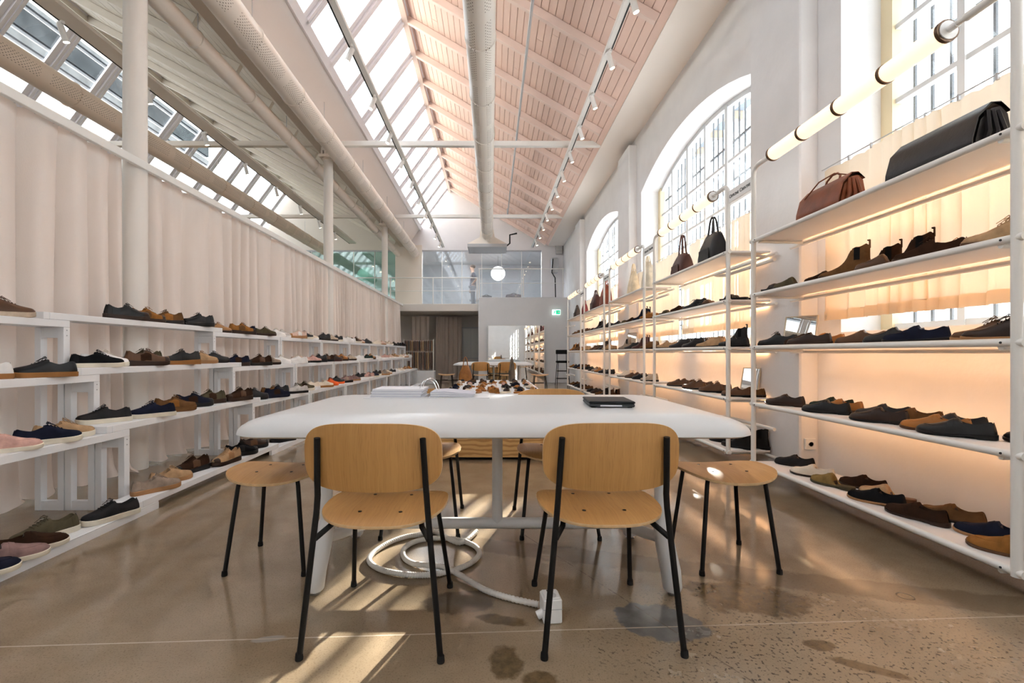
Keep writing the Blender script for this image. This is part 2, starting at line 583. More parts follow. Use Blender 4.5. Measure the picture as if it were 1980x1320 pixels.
LIT_REVEAL = mat('lit_reveal_yellow', (0.80, 0.68, 0.45), 0.5)  # yellow light on the reveal edge, put into a flat colour
WHITEW = mat('white_window_paint', (0.74, 0.75, 0.76), 0.45)
IRON = mat('dark_iron_bar', (0.10, 0.11, 0.12), 0.5)
for wi, (a, b) in enumerate(WINS):
    w = thing('window_%d' % (wi + 1), ['arched steel window behind the camera', 'tall arched window with iron bars above the black satchel', 'arched window with iron bars above the burgundy tote', 'farthest arched window on the white masonry wall'][wi], 'window')
    del w['category']
    w['kind'] = 'structure'
    NC = 6
    ys = [a + (b - a) * i / NC for i in range(NC + 1)]
    zs = [SILL, 1.78, 2.36, 2.94, 3.50]
    fr = MB()
    fr.box(XG - 0.03, XG + 0.03, a, a + 0.06, SILL, arch_z(a + 0.06, a, b))
    fr.box(XG - 0.03, XG + 0.03, a, b, SILL, SILL + 0.06)
    ap = arch(a, b, 18)
    ring = [(y, z) for y, z in ap] + [(y, z - 0.06) for y, z in ap[::-1]]
    for i in range(len(ap) - 1):
        fr.prism([ap[i], ap[i + 1], (ap[i + 1][0], ap[i + 1][1] - 0.06), (ap[i][0], ap[i][1] - 0.06)], 'X', XG - 0.03, XG + 0.03)
    fr.build('frame', WHITEW, w)
    MB().box(XG - 0.05, XG + 0.03, b - 0.10, b, SILL, SPR + 0.04).build('lit_reveal_strip', LIT_REVEAL, w)  # strip coloured to stand in for the lit edge of the reveal
    for i in range(1, NC):
        wd = 0.065 if i % 2 == 0 else 0.05
        MB().box(XG - 0.036, XG + 0.036, ys[i] - wd / 2, ys[i] + wd / 2, SILL, arch_z(ys[i], a, b) - 0.03).build('mullion', WHITEW, w)
    for z in zs[1:]:
        MB().box(XG - 0.025, XG + 0.025, a, b, z - 0.018, z + 0.018).build('transom', WHITEW, w)
    for i in range(NC):
        for j in range(len(zs)):
            z0 = zs[j]
            if j < len(zs) - 1:
                MB().box(XG - 0.003, XG + 0.003, ys[i], ys[i + 1], z0, zs[j + 1]).build('pane', GLASS, w, smooth=None)
            else:
                n = 4
                top = [(ys[i] + (ys[i + 1] - ys[i]) * q / n) for q in range(n + 1)]
                pl = [(ys[i], z0), (ys[i + 1], z0)] + [(y, arch_z(y, a, b) - 0.01) for y in top[::-1]]
                MB().prism(pl, 'X', XG - 0.003, XG + 0.003).build('pane', GLASS, w, smooth=None)
    gr = MB()
    n = 26
    for i in range(1, n):
        y = a + (b - a) * i / n
        gr.box(XG + 0.083, XG + 0.099, y - 0.008, y + 0.008, SILL, arch_z(y, a, b))
    for z in (1.5, 2.1, 2.7, 3.3, 3.8):
        gr.box(XG + 0.08, XG + 0.10, a, b, z - 0.013, z + 0.013)
    gr.build('grille', IRON, w)

# ------------------------------------------------------------------ roof: blush boarded slope, rafters, skylight
def slope_basis(A, B):
    d = Vector((B[0] - A[0], 0, B[1] - A[1]))
    L = d.length
    d.normalize()
    n = Vector((d.z, 0, -d.x))
    if n.z > 0:
        n = -n
    return Vector((A[0], 0, A[1])), d, n, L
def boarded_slope(A, B, bm, rm, label, w=0.118, rafter_y0=-5.8, name='ceiling'):
    o, d, n, L = slope_basis(A, B)
    deck = MB()
    q = [o - n * 0.03, o + d * L - n * 0.03, o + d * L - n * 0.10, o - n * 0.10]
    deck.loft([[p + Vector((0, Y0, 0)) for p in q], [p + Vector((0, Y1, 0)) for p in q]])
    ceil = struct(name, deck, bm, label)
    nb = int(L / w)
    w = L / nb
    def board_mesh(width):
        m_ = MB()
        c = 0.006
        def ring(y):
            pr = [(0.001, 0.0), (c, -0.006 + 0.02), (width - c, 0.014), (width - 0.001, 0.0), (width - 0.001, -0.005), (0.001, -0.005)]
            return [d * u + n * v + Vector((0, y, 0)) for u, v in pr]
        m_.loft([ring(0.0), ring(1.0)])
        return m_.mesh('ceiling_board', 20)
    me = board_mesh(w)
    for i in range(nb):
        y = Y0 - rnd.uniform(0, 3)
        while y < Y1:
            ln = rnd.choice((3.776, 4.72, 5.664))
            ya, yb = max(y, Y0), min(y + ln, Y1)
            if yb - ya > 0.02 and yb > 2.0:
                p = put('ceiling_board', me, bm, ceil, o + d * (w * i) - n * (0.025 + rnd.uniform(0, 0.004)) + Vector((0, ya + 0.002, 0)))
                p.scale = (1, yb - ya - 0.004, 1)
            y += ln
    rf = MB()
    rf.beam(o + d * 0.12 + n * 0.05, o + d * (L + 0.0) + n * 0.05, 0.07, 0.12, up=n, b=0.005)
    rme = rf.mesh('rafter')
    y = rafter_y0
    while y < Y1:
        if y > 2.0:
            put('rafter', rme, rm, ceil, (0, y, 0))
        y += 0.944
    return ceil
RY0 = 8.36 - 0.944 * 15
c1 = boarded_slope(EAVE, RIDGE, BOARD_P, RAFTER_P, 'blush pink boarded roof slope with rafters', rafter_y0=RY0)
c2 = boarded_slope((-3.45, 5.06), ARIDGE, BOARD_C, BOARD_C, 'cream boarded roof slope over the side aisle', w=0.16, rafter_y0=RY0, name='ceiling_aisle')
SOFFIT = mat('smooth_cream_soffit', (0.88, 0.83, 0.78), 0.6)
struct('trim_1', MB().box(EAVE[0], XO, Y0, Y1, EAVE[1], EAVE[1] + 0.35), SOFFIT, 'smooth cream eave soffit along the top of the window wall')
# closed slope below the skylight
o_, d_, n_, L_ = slope_basis(VALLEY, GLZ)
q = [o_, o_ + d_ * L_, o_ + d_ * L_ - n_ * 0.12, o_ - n_ * 0.12]
struct('trim_2', MB().loft([[p + Vector((0, Y0, 0)) for p in q], [p + Vector((0, Y1, 0)) for p in q]]), mat('smooth_blush_slope', (0.84, 0.77, 0.73), 0.6), 'smooth blush slope below the skylight glazing')
struct('beam', MB().box(-3.45, -3.08, Y0, Y1, 5.04, 5.34, 0.01), mat('valley_beam_paint', (0.62, 0.53, 0.44), 0.55), 'boxed valley beam carried by the white columns')
def skylight(name, A, B, label, mw, rm, lower=False):
    o, d, n, L = slope_basis(A, B)
    g = thing(name, label, 'window')
    del g['category']
    g['kind'] = 'structure'
    bar = MB()
    bar.beam(o - n * 0.0, o + d * L, 0.13, 0.06, up=n)
    bar.beam(o + n * 0.045, o + d * L + n * 0.045, 0.05, 0.05, up=n)
    bme = bar.mesh('glazing_bar')
    pane = MB()
    q = [o + n * 0.004, o + d * L + n * 0.004, o + d * L - n * 0.004, o - n * 0.004]
    pane.loft([[p + Vector((0, 0.05, 0)) for p in q], [p + Vector((0, 0.894, 0)) for p in q]])
    pme = pane.mesh('pane', None)
    sash = MB()
    for yy in (0.10, 0.844):
        sash.beam(o + d * 0.03 + Vector((0, yy, 0)) + n * 0.02, o + d * (L - 0.03) + Vector((0, yy, 0)) + n * 0.02, 0.055, 0.04, up=n)
    for u in (0.03, L - 0.05):
        sash.beam(o + d * u + Vector((0, 0.06, 0)) + n * 0.02, o + d * u + Vector((0, 0.884, 0)) + n * 0.02, 0.05, 0.04, up=n)
    sme = sash.mesh('sash')
    y = RY0
    while y < Y1:
        put('glazing_bar', bme, mw, g, (0, y, 0))
        if y + 0.944 < Y1 + 0.5:
            put('sash', sme, mw, g, (0, y, 0))
            put('pane', pme, GLASS, g, (0, y, 0))
        y += 0.944
    for u, hh in ((0.0, 0.12), (L, 0.14)):
        r_ = MB().beam(o + d * u + Vector((0, Y0, 0)) + n * 0.02, o + d * u + Vector((0, Y1, 0)) + n * 0.02, hh, 0.10, up=n)
        r_.build('rail', rm, g)
    return g
SKYW = mat('white_skylight_frame', (0.90, 0.88, 0.92), 0.4)
skylight('window_5', GLZ, RIDGE, 'long sloping skylight with white glazing bars beside the blush boards', SKYW, SKYW)
sk2 = skylight('window_6', AEND, ARIDGE, 'sloping skylight of the side aisle above the curtain', SKYW, SKYW)
struct('trim_3', MB().beam((RIDGE[0], Y0, RIDGE[1] - 0.07), (RIDGE[0], Y1, RIDGE[1] - 0.07), 0.10, 0.16), RAFTER_P, 'white ridge beam between skylight and boards')
struct('trim_4', MB().beam((ARIDGE[0], Y0, ARIDGE[1] - 0.07), (ARIDGE[0], Y1, ARIDGE[1] - 0.07), 0.10, 0.16), BOARD_C, 'cream ridge beam over the side aisle')
# horizontal tie beams
for i, y in enumerate((4.21, 8.94, 13.67)):
    nm = ('above the table, out of the picture', 'crossing the middle of the roof', 'crossing the far end of the roof')[i]
    struct('tie_beam', MB().box(-3.1, 2.62, y - 0.05, y + 0.05, 5.085, 5.185, 0.008), STEEL_W, 'white steel tie beam ' + nm)
    struct('tie_beam', MB().box(-8.9, -3.44, y - 0.05, y + 0.05, 5.085, 5.185, 0.008), BEIGE, 'cream steel tie beam of the aisle ' + nm)
# columns
COLX = -3.20
COLY = [4.09, 8.94, 13.67]
for i, y in enumerate(COLY):
    c = thing('column', 'slender round white column ' + ('nearest, beside the pale curtain', 'second along the curtain', 'third along the curtain')[i], 'column', (COLX, y, 0))
    del c['category']
    c['kind'] = 'structure'
    MB().lathe([(0.098, 0), (0.092, 2.6), (0.088, 4.80)], 20).build('shaft', mat('column_paint', (0.80, 0.76, 0.71), 0.5), c)
    MB().box(-0.15, 0.15, -0.13, 0.13, 4.84, 4.90, 0.006).box(-0.11, 0.11, -0.10, 0.10, 4.98, 5.04).build('capital_plate', BEIGE, c)
    b_ = MB()
    for dx in (-0.10, -0.035, 0.035, 0.10):
        b_.box(dx - 0.018, dx + 0.018, -0.09, 0.09, 4.90, 4.98)
    b_.lathe([(0.088, 4.80), (0.11, 4.82), (0.11, 4.84)], 16)
    b_.build('capital_block', BEIGE, c)

# ------------------------------------------------------------------ enclosing walls
struct('wall_back', MB().prism([(-9.2, 0), (XO, 0), (XO, 5.4), (EAVE[0], 5.4), (RIDGE[0], RIDGE[1] + 0.1), (VALLEY[0] - 0.2, 5.3), (ARIDGE[0], ARIDGE[1] + 0.1), (-9.2, 5.1)], 'Y', Y0 - 0.2, Y0), WHITE_WALL, 'white wall behind the camera')
struct('wall_left', MB().box(-9.25, -9.05, Y0, 21.2, 0, 5.06), WHITE_WALL, 'outer wall of the side aisle')
# far end: gables, loft, office behind glass
ZT = 4.92
mb = MB()
mb.prism([(-3.3, ZT), (XO, ZT), (XO, 5.4), (EAVE[0], 5.4), (RIDGE[0], RIDGE[1] + 0.08), (-3.3, 5.1)], 'Y', Y1, Y1 + 0.2)
mb.box(1.90, XO, Y1, Y1 + 0.2, 2.70, ZT)
wall_f = struct('wall_front', mb, GABLE, 'pale end gable above the glazed loft')
mb = MB()
mb.prism([(-9.1, ZT), (-3.3, ZT), (-3.3, 5.1), (ARIDGE[0], ARIDGE[1] + 0.08), (-9.1, 5.1)], 'Y', Y1, Y1 + 0.2)
mb.box(-9.1, -7.6, Y1, Y1 + 0.2, 2.70, ZT)
mb.box(-3.62, -2.62, Y1 - 0.05, Y1 + 0.2, 2.70, 5.1)
struct('wall_front_aisle', mb, BEIGE, 'cream end wall beside the green office glazing')
struct('loft_floor', MB().box(-9.05, -0.45, 15.95, 21.1, 2.50, 2.76, 0.01), mat('loft_edge_paint', (0.70, 0.66, 0.62), 0.6), 'pale edge slab of the loft over the dark passage')
MIRW = mat('pale_grey_plaster', (0.70, 0.70, 0.71), 0.7, var=0.02, vscale=3)
struct('wall_mirror', MB().box(-0.45, XW + 0.02, 15.8, 21.1, 0, 2.97, 0.01), MIRW, 'plain pale grey wall block carrying the big mirror')
struct('wall_passage', MB().box(-9.05, -0.45, 17.95, 18.15, 0, 2.5), mat('passage_taupe_paint', (0.60, 0.56, 0.52), 0.7), 'taupe wall at the back of the passage')  # one even taupe over the whole wall
struct('wall_office', MB().box(-9.1, XO, 20.9, 21.1, 2.7, 5.6), mat('office_grey_paint', (0.72, 0.74, 0.76), 0.7), 'pale wall at the back of the glazed office')
struct('ceiling_office', MB().box(-9.1, XO, Y1 + 0.2, 21.1, ZT + 0.15, ZT + 0.35), mat('office_ceiling', (0.8, 0.8, 0.8), 0.7), 'flat white ceiling of the glazed office')
struct('wall_office_side', MB().box(XW, XO, Y1 + 0.2, 21.1, 0, ZT + 0.2), WHITE_WALL, 'side wall of the glazed office')
# ------------------------------------------------------------------ outside: eave over the windows, facade across the yard
EAVEP = mat('blue_grey_eave_paint', (0.20, 0.24, 0.29), 0.7, var=0.25, vscale=2.5)
ev = struct('exterior_eave', MB().box(XO, 3.70, Y0, Y1, 4.58, 4.66), EAVEP, 'blue-grey eave boards outside the top of the windows')
rme = MB().box(XO, 3.68, -0.04, 0.04, 4.46, 4.58).mesh('eave_rafter')
y = Y0 + 0.3
while y < Y1:
    put('eave_rafter', rme, mat('tan_eave_timber', (0.42, 0.33, 0.24), 0.7), ev, (0, y, 0))
    y += 0.59
fc_ = struct('exterior_facade', MB().box(-15.4, -15.0, Y0, 24.0, 0, 13.4), mat('pale_facade_render', (0.22, 0.225, 0.23), 0.9, spec=0.0, var=0.06, vscale=0.6), 'pale facade across the yard seen through the aisle skylight')
FG = mat('grey_facade_metal', (0.020, 0.023, 0.026), 0.9, spec=0.0, var=0.3, vscale=1.5)
FG2 = mat('light_grey_facade_metal', (0.05, 0.055, 0.06), 0.9, spec=0.0, var=0.3, vscale=1.5)
for (z0, z1, m_) in ((8.2, 8.5, FG2), (9.9, 10.1, FG2), (10.9, 11.15, FG2), (11.35, 12.0, FG), (12.2, 12.35, FG2), (12.9, 13.4, FG2)):
    MB().box(-15.0, -14.9, Y0, 24.0, z0, z1).build('facade_band', m_, fc_)

# ------------------------------------------------------------------ round ducts
def duct_material(name, col, zones):
    """rows of small punched holes in the given angle zones (radians around the duct axis, 0 = +X, pi/2 = up)"""
    m = bpy.data.materials.new(name)
    t = NT(m)
    sep = t.n('ShaderNodeSeparateXYZ')
    t.l(t.oc(), sep.inputs[0])
    ang = t.math('ARCTAN2', sep.outputs[2], sep.outputs[0])
    hole = None
    for (a0, a1) in zones:
        u = t.math('MULTIPLY', sep.outputs[1], 22.0)
        v = t.math('MULTIPLY', ang, 8.0)
        row = t.math('FLOOR', v)
        u2 = t.math('ADD', u, t.math('MULTIPLY', row, 0.5))
        fu = t.math('SUBTRACT', t.math('FRACT', u2), 0.5)
        fv = t.math('SUBTRACT', t.math('FRACT', v), 0.5)
        dd = t.math('SQRT', t.math('ADD', t.math('MULTIPLY', fu, fu), t.math('MULTIPLY', fv, fv)))
        k = t.math('LESS_THAN', dd, 0.20)
        k = t.math('MULTIPLY', k, t.math('GREATER_THAN', ang, a0))
        k = t.math('MULTIPLY', k, t.math('LESS_THAN', ang, a1))
        gap = t.math('GREATER_THAN', t.math('FRACT', t.math('DIVIDE', sep.outputs[1], 1.2)), 0.12)
        k = t.math('MULTIPLY', k, gap)
        hole = k if hole is None else t.math('MAXIMUM', hole, k)
    c = t.mix(hole, col, (0.16, 0.12, 0.09)) if hole is not None else None
    if c is not None:
        t.l(c, t.b.inputs['Base Color'])
    else:
        t.b.inputs['Base Color'].default_value = (*col, 1)
    t.b.inputs['Roughness'].default_value = 0.42
    return m
def duct(label, X, z, r, ya, yb, col, zones, sec=1.2, cap=True):
    t = thing('ventilation_duct', label, 'duct', (X, 0, z))
    m = duct_material('duct_%s' % label.split()[1], col, zones)
    y = ya
    while y < yb - 0.05:
        ye = min(y + sec, yb)
        s_ = MB()
        s_.lathe([(r * 0.985, y), (r, y + 0.006), (r, ye - 0.006), (r * 0.985, ye)], 26, axis='Y')
        s_.build('duct_section', m, t)
        ring = MB().lathe([(r, ye - 0.018), (r + 0.012, ye - 0.012), (r + 0.012, ye + 0.004), (r, ye + 0.008)], 26, axis='Y')
        ring.build('seam_ring', m, t)
        y = ye
    for y in [k * 2.36 + 3.1 for k in range(6)]:
        if ya < y < yb:
            MB().tube([(0, y, r), (0, y, 5.35 - z if abs(X) > 1 else 6.15 - z)], 0.004, 6).build('hanger', GREYP, t)
    return t
duct('perforated white round duct hanging down the middle of the blush roof', -0.13, H + 3.75, 0.178, -3.0, 14.35, (0.80, 0.75, 0.68), [(-1.25, -0.75), (-2.4, -1.9)])
duct('perforated cream round duct hung beside the valley beam', -2.87, H + 3.75, 0.165, -3.0, 17.15, (0.76, 0.68, 0.60), [(-1.2, -0.2)])
duct('plain cream pipe running behind the white columns', -3.52, H + 3.72, 0.105, -3.0, 17.15, (0.74, 0.66, 0.58), [])
duct('speckled beige round duct low over the curtain in the aisle', -6.1, H + 3.75, 0.175, -3.0, 16.6, (0.72, 0.58, 0.46), [(-0.75, 0.15)])

ac = thing('air_handler', 'white flared air unit at the end of the middle duct', 'air unit', (-0.13, 14.75, 4.36))
MB().loft([[(-0.62, -0.5, 0.0), (0.62, -0.5, 0.0), (0.62, 0.5, 0.0), (-0.62, 0.5, 0.0)], [(-0.62, -0.5, 0.10), (0.62, -0.5, 0.10), (0.62, 0.5, 0.10), (-0.62, 0.5, 0.10)]]).build('tray', GREYP, ac)
MB().loft([[(-0.62, -0.5, 0.10), (0.62, -0.5, 0.10), (0.62, 0.5, 0.10), (-0.62, 0.5, 0.10)], [(-0.24, -0.34, 0.34), (0.24, -0.34, 0.34), (0.24, 0.34, 0.34), (-0.24, 0.34, 0.34)],
           [(-0.20, -0.30, 0.60), (0.20, -0.30, 0.60), (0.20, 0.30, 0.60), (-0.20, 0.30, 0.60)]]).build('housing', BEIGE, ac)
MB().tube([(0.62, -0.2, 0.1), (0.72, -0.2, 0.18), (0.72, -0.2, 0.45), (0.95, -0.2, 0.5)], 0.025, 8).build('drain_pipe', BLACK_M, ac)
pp = thing('roof_conduit', 'thin grey conduit running along under the blush rafters', 'pipe', (0.553, 0, H + 4.72))
MB().tube([(0, -3, 0), (0, 15.6, 0)], 0.022, 8).build('pipe', GREYP, pp)
MB().tube([(0, y, 0.0) for y in (15.6, 15.7)] + [(0, 15.72, 0.3)], 0.022, 8).build('elbow', GREYP, pp)

# ------------------------------------------------------------------ lighting tracks and spotlights
def track(label, X, ya, yb, z, wide, m, so=0.0):
    t = thing('light_track', label, 'light track', (X, 0, z))
    MB().box(-wide / 2, wide / 2, ya, yb, 0.0, 0.05, 0.004).build('rail', m, t)
    MB().box(so - 0.009, so + 0.009, ya, yb, -0.003, 0.003).build('slot', DARK, t)
    hg = MB()
    for y in (4.21, 8.94, 13.67):
        hg.box(-0.01, 0.01, y - 0.01, y + 0.01, 0.05, 5.10 - z)
    hg.build('hanger', GREYP, t)
    return t
def spot_meshes():
    a = MB().box(-0.018, 0.018, -0.05, 0.05, -0.035, 0.0, 0.003).tube([(0, 0, -0.03), (0, 0, -0.075)], 0.01, 8)
    b = MB()
    ax = Vector((0.35, 0, -0.94)).normalized()
    s = Vector((0, 0, -0.06)) - ax * 0.03
    b.tube([s, s + ax * 0.005, s + ax * 0.19], 0.034, 14, radii=[0.028, 0.034, 0.034])
    c = MB().tube([s + ax * 0.188, s + ax * 0.196], 0.029, 14)
    return a.mesh('adapter'), b.mesh('housing'), c.mesh('bulb')
SPM = spot_meshes()
SPOT_W = mat('spot_white', (0.82, 0.80, 0.77), 0.4)
def spot(X, y, z, rz, label, group):
    t = thing('track_spotlight', label, 'spotlight', (X, y, z), rz, group)
    put('adapter', SPM[0], SPOT_W, t)
    put('housing', SPM[1], SPOT_W, t)
    put('bulb', SPM[2], SPOT_ON, t)
ZTR = H + 3.93
track('white lighting track under the skylight', -1.79, -2.0, 17.0, ZTR, 0.10, STEEL_W, -0.036)
track('white lighting track along the blush boards near the window wall', 1.53, -2.0, 17.0, ZTR, 0.09, STEEL_W, 0.03)
track('wide cream lighting track over the side aisle', -5.0, -2.0, 16.4, ZTR, 0.26, BEIGE, -0.11)
for k in range(12):
    spot(1.53, 4.95 + 0.98 * k, ZTR, R(20), 'small white spotlight, %s along the track near the window wall' % ORD[k], 'spotlights of the window side track')
for k in range(11):
    spot(-1.79, 4.7 + 1.13 * k, ZTR, R(200), 'small white spotlight, %s along the track under the skylight' % ORD[k], 'spotlights of the skylight track')
for k in range(8):
    spot(-5.11, 5.4 + 1.35 * k, ZTR, R(70), 'small white spotlight, %s along the wide aisle track' % ORD[k], 'spotlights of the aisle track')

# ------------------------------------------------------------------ long linen curtain
def drape(name, label, ya, yb, X, ztop, zbot, m, seed, amp=0.05, per=0.23, puddle=0.10, group=None, step=0.02, cat='curtain', axis='Y', flare=1.0, span=None):
    rr = random.Random(seed)
    n = max(8, int((yb - ya) / step))
    ph = [rr.uniform(0, 6.28) for _ in range(4)]
    # irregular fold phase
    phase = [0.0]
    for i in range(n):
        y = ya + (yb - ya) * i / n
        local = per * (1.0 + 0.45 * math.sin(y * 2.1 + ph[0]) + 0.25 * math.sin(y * 5.3 + ph[1]))
        phase.append(phase[-1] + 2 * PI * (yb - ya) / n / max(0.08, local))
    rows = 12
    zs = [ztop + (zbot - ztop) * (j / (rows - 1)) for j in range(rows)]
    vs, fs = [], []
    floor_touch = puddle > 0
    allz = [(z, 0.0) for z in zs]
    if floor_touch:
        allz = [(z, 0.0) for z in zs[:-1]] + [(0.14, 0.15), (0.05, 0.5), (0.015, 1.0)]
    for j, (z, pd) in enumerate(allz):
        zt_, zb_ = span or (ztop, zbot)
        g = 0.45 + 0.75 * min(1.0, (zt_ - z) / max(0.3, (zt_ - zb_)))
        for i in range(n + 1):
            y = ya + (yb - ya) * i / n
            s = math.sin(phase[i])
            s2 = 2.0 * abs(math.sin(phase[i] / 2)) ** 0.75 - 1.25 if puddle > 0 else s + 0.35 * math.sin(2 * phase[i] + 0.7)
            gg = g if (j > 0 or span) else 0.35
            x = amp * gg * s2 + 0.02 * math.sin(y * 7 + ph[2] + z * 0.7)
            yy = y + 0.03 * g * math.cos(phase[i]) * (0.5 + 0.5 * flare)
            if pd:
                bul = 0.5 + 0.5 * math.sin(y * 5.2 + ph[3]) + 0.35 * math.sin(y * 13 + ph[1])
                x += puddle * pd * max(0.1, bul)
                zz = z + 0.03 * (1 - pd) * math.sin(y * 9 + ph[0]) + (0.02 if pd == 1.0 else 0) * (math.sin(y * 17) + 1) * 0.5
            else:
                zz = z - (0.012 * (1 - abs(s)) if j == 0 else 0)
            yy = min(max(yy, ya - 0.01), yb + 0.01)
            if axis == 'Y':
                vs.append((X + x, yy, max(0.008, zz)))
            else:
                vs.append((yy, X - x, max(0.008, zz)))
    n1 = n + 1
    for j in range(len(allz) - 1):
        for i in range(n):
            fs.append((j * n1 + i, j * n1 + i + 1, (j + 1) * n1 + i + 1, (j + 1) * n1 + i))
    mb = MB().add(vs, fs)
    o = mb.build(name, m, smooth=75, recalc=False)
    return tag(o, label, cat, group)
CX = -3.20
panels = [(0.9, 3.10, 'pale linen curtain panel at the near end of the white tiers'), (3.10, 3.97, 'pale linen curtain panel just before the nearest column'),
          (4.20, 6.25, 'pale linen curtain panel just past the nearest column'), (6.30, 8.82, 'pale linen curtain panel running up to the second column'),
          (9.02, 11.3, 'pale linen curtain panel just past the second column'), (11.34, 13.55, 'pale linen curtain panel running up to the third column'),
          (13.75, 15.9, 'pale linen curtain panel at the far end beside the passage')]
for i, (a, b, lb) in enumerate(panels):
    drape('curtain', lb, a, b, CX, 2.735, 0.0, LINEN, 40 + i, amp=0.085, per=0.25, puddle=0.10, group='long linen curtains')
rail = thing('curtain_rail', 'straight white curtain rail passing the columns', 'curtain rail', (-3.14, 0, 2.70))
MB().box(0.01, 0.05, 0.5, 15.95, -0.02, 0.05, 0.004).build('rail', STEEL_W, rail)
for y in COLY:
    MB().box(-0.10, 0.012, y - 0.02, y + 0.02, 0.0, 0.03).build('bracket', STEEL_W, rail)
gl = MB()
for k in range(110):
    y = 1.0 + k * 0.135
    gl.box(-0.03, 0.012, y - 0.004, y + 0.004, 0.0, 0.03)
tag(gl.build('glider_hooks', GREYP, rail), kind='stuff')

# ------------------------------------------------------------------ stepped white benches
TIERS = [(1.255, -3.02, -2.82), (0.895, -2.82, -2.62), (0.53, -2.62, -2.42), (0.05, -2.42, -2.225)]
TN = ['top', 'second', 'third', 'floor']
BY = [(1.55, 3.05), (4.62, 6.08), (6.10, 7.57), (7.59, 9.06), (9.08, 10.55), (10.57, 12.04), (12.06, 13.53), (13.55, 15.0)]
for ti, (z, x0, x1) in enumerate(TIERS):
    w = x1 - x0
    for bi, (a, b) in enumerate(BY):
        t = thing('display_bench', 'white open-ended display bench, %s from the near end on the %s tier' % (ORD[bi], TN[ti]) if ti < 3 else 'low white tray on the floor below the tiers, %s from the near end' % ORD[bi], 'bench', (x0, a, 0), 0, 'white stepped benches')
        L = b - a
        th = 0.045
        g = 0.003
        if ti < 3:
            MB().box(g, w - g, 0, L, z - th, z, 0.002).build('top', BENCH_W, t)
            for yy in (0.0, L - 0.045):
                f = MB()
                p = 0.045
                f.box(g, p, yy, yy + 0.045, 0.0, z - th - 0.001, 0.0015)
                f.box(w - p, w - g, yy, yy + 0.045, 0.0, z - th - 0.001, 0.0015)
                f.box(p, w - p, yy + 0.004, yy + 0.041, 0.0, 0.06)
                f.box(p, w - p, yy + 0.004, yy + 0.041, z - th - 0.07, z - th - 0.001)
                fo = f.build('end_frame', BENCH_W, t)
                if bi < 3:
                    sc_ = MB()
                    for zz in (z - th - 0.02, z - th - 0.055):
                        sc_.lathe([(0.004, 0), (0.004, 0.0015)], 8, c=(w - g, yy + 0.022, zz), axis='X')
                    sc_.build('screws', GREYP, fo)
        else:
            MB().box(g, w - g, 0, L, 0.042, z, 0.002).build('top', BENCH_W, t)
            for (xa, xb) in ((g, 0.03), (w - 0.03, w - g)):
                MB().box(xa, xb, 0, L, 0.0, 0.042).build('edge_strip', BENCH_W, t)
    a, b = 2.87, 4.78
    t = thing('bridge_plank', 'long white plank bridging two benches on the %s tier' % TN[ti], 'plank', (x0, a, z), 0, 'bridging planks')
    MB().box(0.003, w - 0.003, 0.04, b - a - 0.04, 0.001, 0.045, 0.002).build('board', BENCH_W, t)
    for yy in (0.0, b - a - 0.04):
        MB().box(0.003, w - 0.003, yy, yy + 0.04, 0.001, 0.045, 0.002).build('end_cap', BENCH_W, t)

# ------------------------------------------------------------------ pipe shelving along the window wall
XF = 2.16
SZ = [0.15, 0.63, 1.095, 1.526, 1.972]
SN = ['lowest', 'second', 'middle', 'fourth', 'top']
UY = [1.87 + 2.28 * i for i in range(5)]
UL = 1.88
BAYN = ['nearest', 'second', 'third', 'fourth', 'farthest']
proto = thing('pipe_shelf_unit', 'white pipe shelving bay, nearest', 'shelving', (0, 0, 0), 0, 'white pipe shelving bays')
for e, sg in ((0.0, 1), (UL, -1)):
    path = [(XF, e, 0.12), (XF, e, 2.49), (XF, e + sg * 0.012, 2.53), (XF, e + sg * 0.035, 2.555), (XF, e + sg * 0.07, 2.565), (XF, e + sg * 0.20, 2.565)]
    up = MB().tube(path, 0.019, 12).build('upright', STEEL_W, proto)
    MB().tube([(XF, e + sg * 0.20, 2.565), (XF, e + sg * 0.29, 2.565)], 0.0125, 10).build('lamp_arm', STEEL_W, up)
for z in SZ:
    sh = MB().box(XF + 0.012, 2.545, 0.0, UL, z - 0.018, z, 0.003).build('shelf', SHELF_W, proto)
    MB().tube([(XF, -0.03, z - 0.012), (XF, UL + 0.03, z - 0.012)], 0.0175, 12).build('front_tube', STEEL_W, sh)
    MB().tube([(2.535, -0.10, z - 0.045), (2.535, UL + 0.10, z - 0.045)], 0.014, 10).build('back_tube', STEEL_W, sh)
    for e in (0.06, UL - 0.06):
        MB().tube([(XF, e, z - 0.032), (2.535, e, z - 0.038)], 0.012, 8).build('bracket', STEEL_W, sh)
    if z > 0.3:
        MB().box(2.552, 2.564, 0.06, UL - 0.06, z - 0.050, z - 0.042).build('led_strip', LED, sh)
    bl = MB()
    for e in (0.045, UL - 0.045):
        bl.lathe([(0.005, -0.002), (0.005, 0.002)], 8, c=(XF - 0.0175, e, z - 0.012), axis='X')
    bl.build('bolts', DARK, sh)
for z in (0.40, 1.82):
    arc = [(2.30 - 0.065 * math.cos(a), UL + 0.40 + 0.40 + 0.065 * math.sin(a) - 0.02, z) for a in [PI * k / 8 for k in range(9)]]
    MB().tube([(2.16, UL, z), (2.235, UL + 0.10, z)] + arc + [(2.365, UL + 0.05, z)], 0.015, 10).build('hoop', STEEL_W, proto)
units = [proto]
for i in range(1, 5):
    units.append(copy_tree(proto))
for i, u in enumerate(units):
    u.location = (0, UY[i], 0)
    u['label'] = 'white pipe shelving bay, %s along the window wall' % BAYN[i]
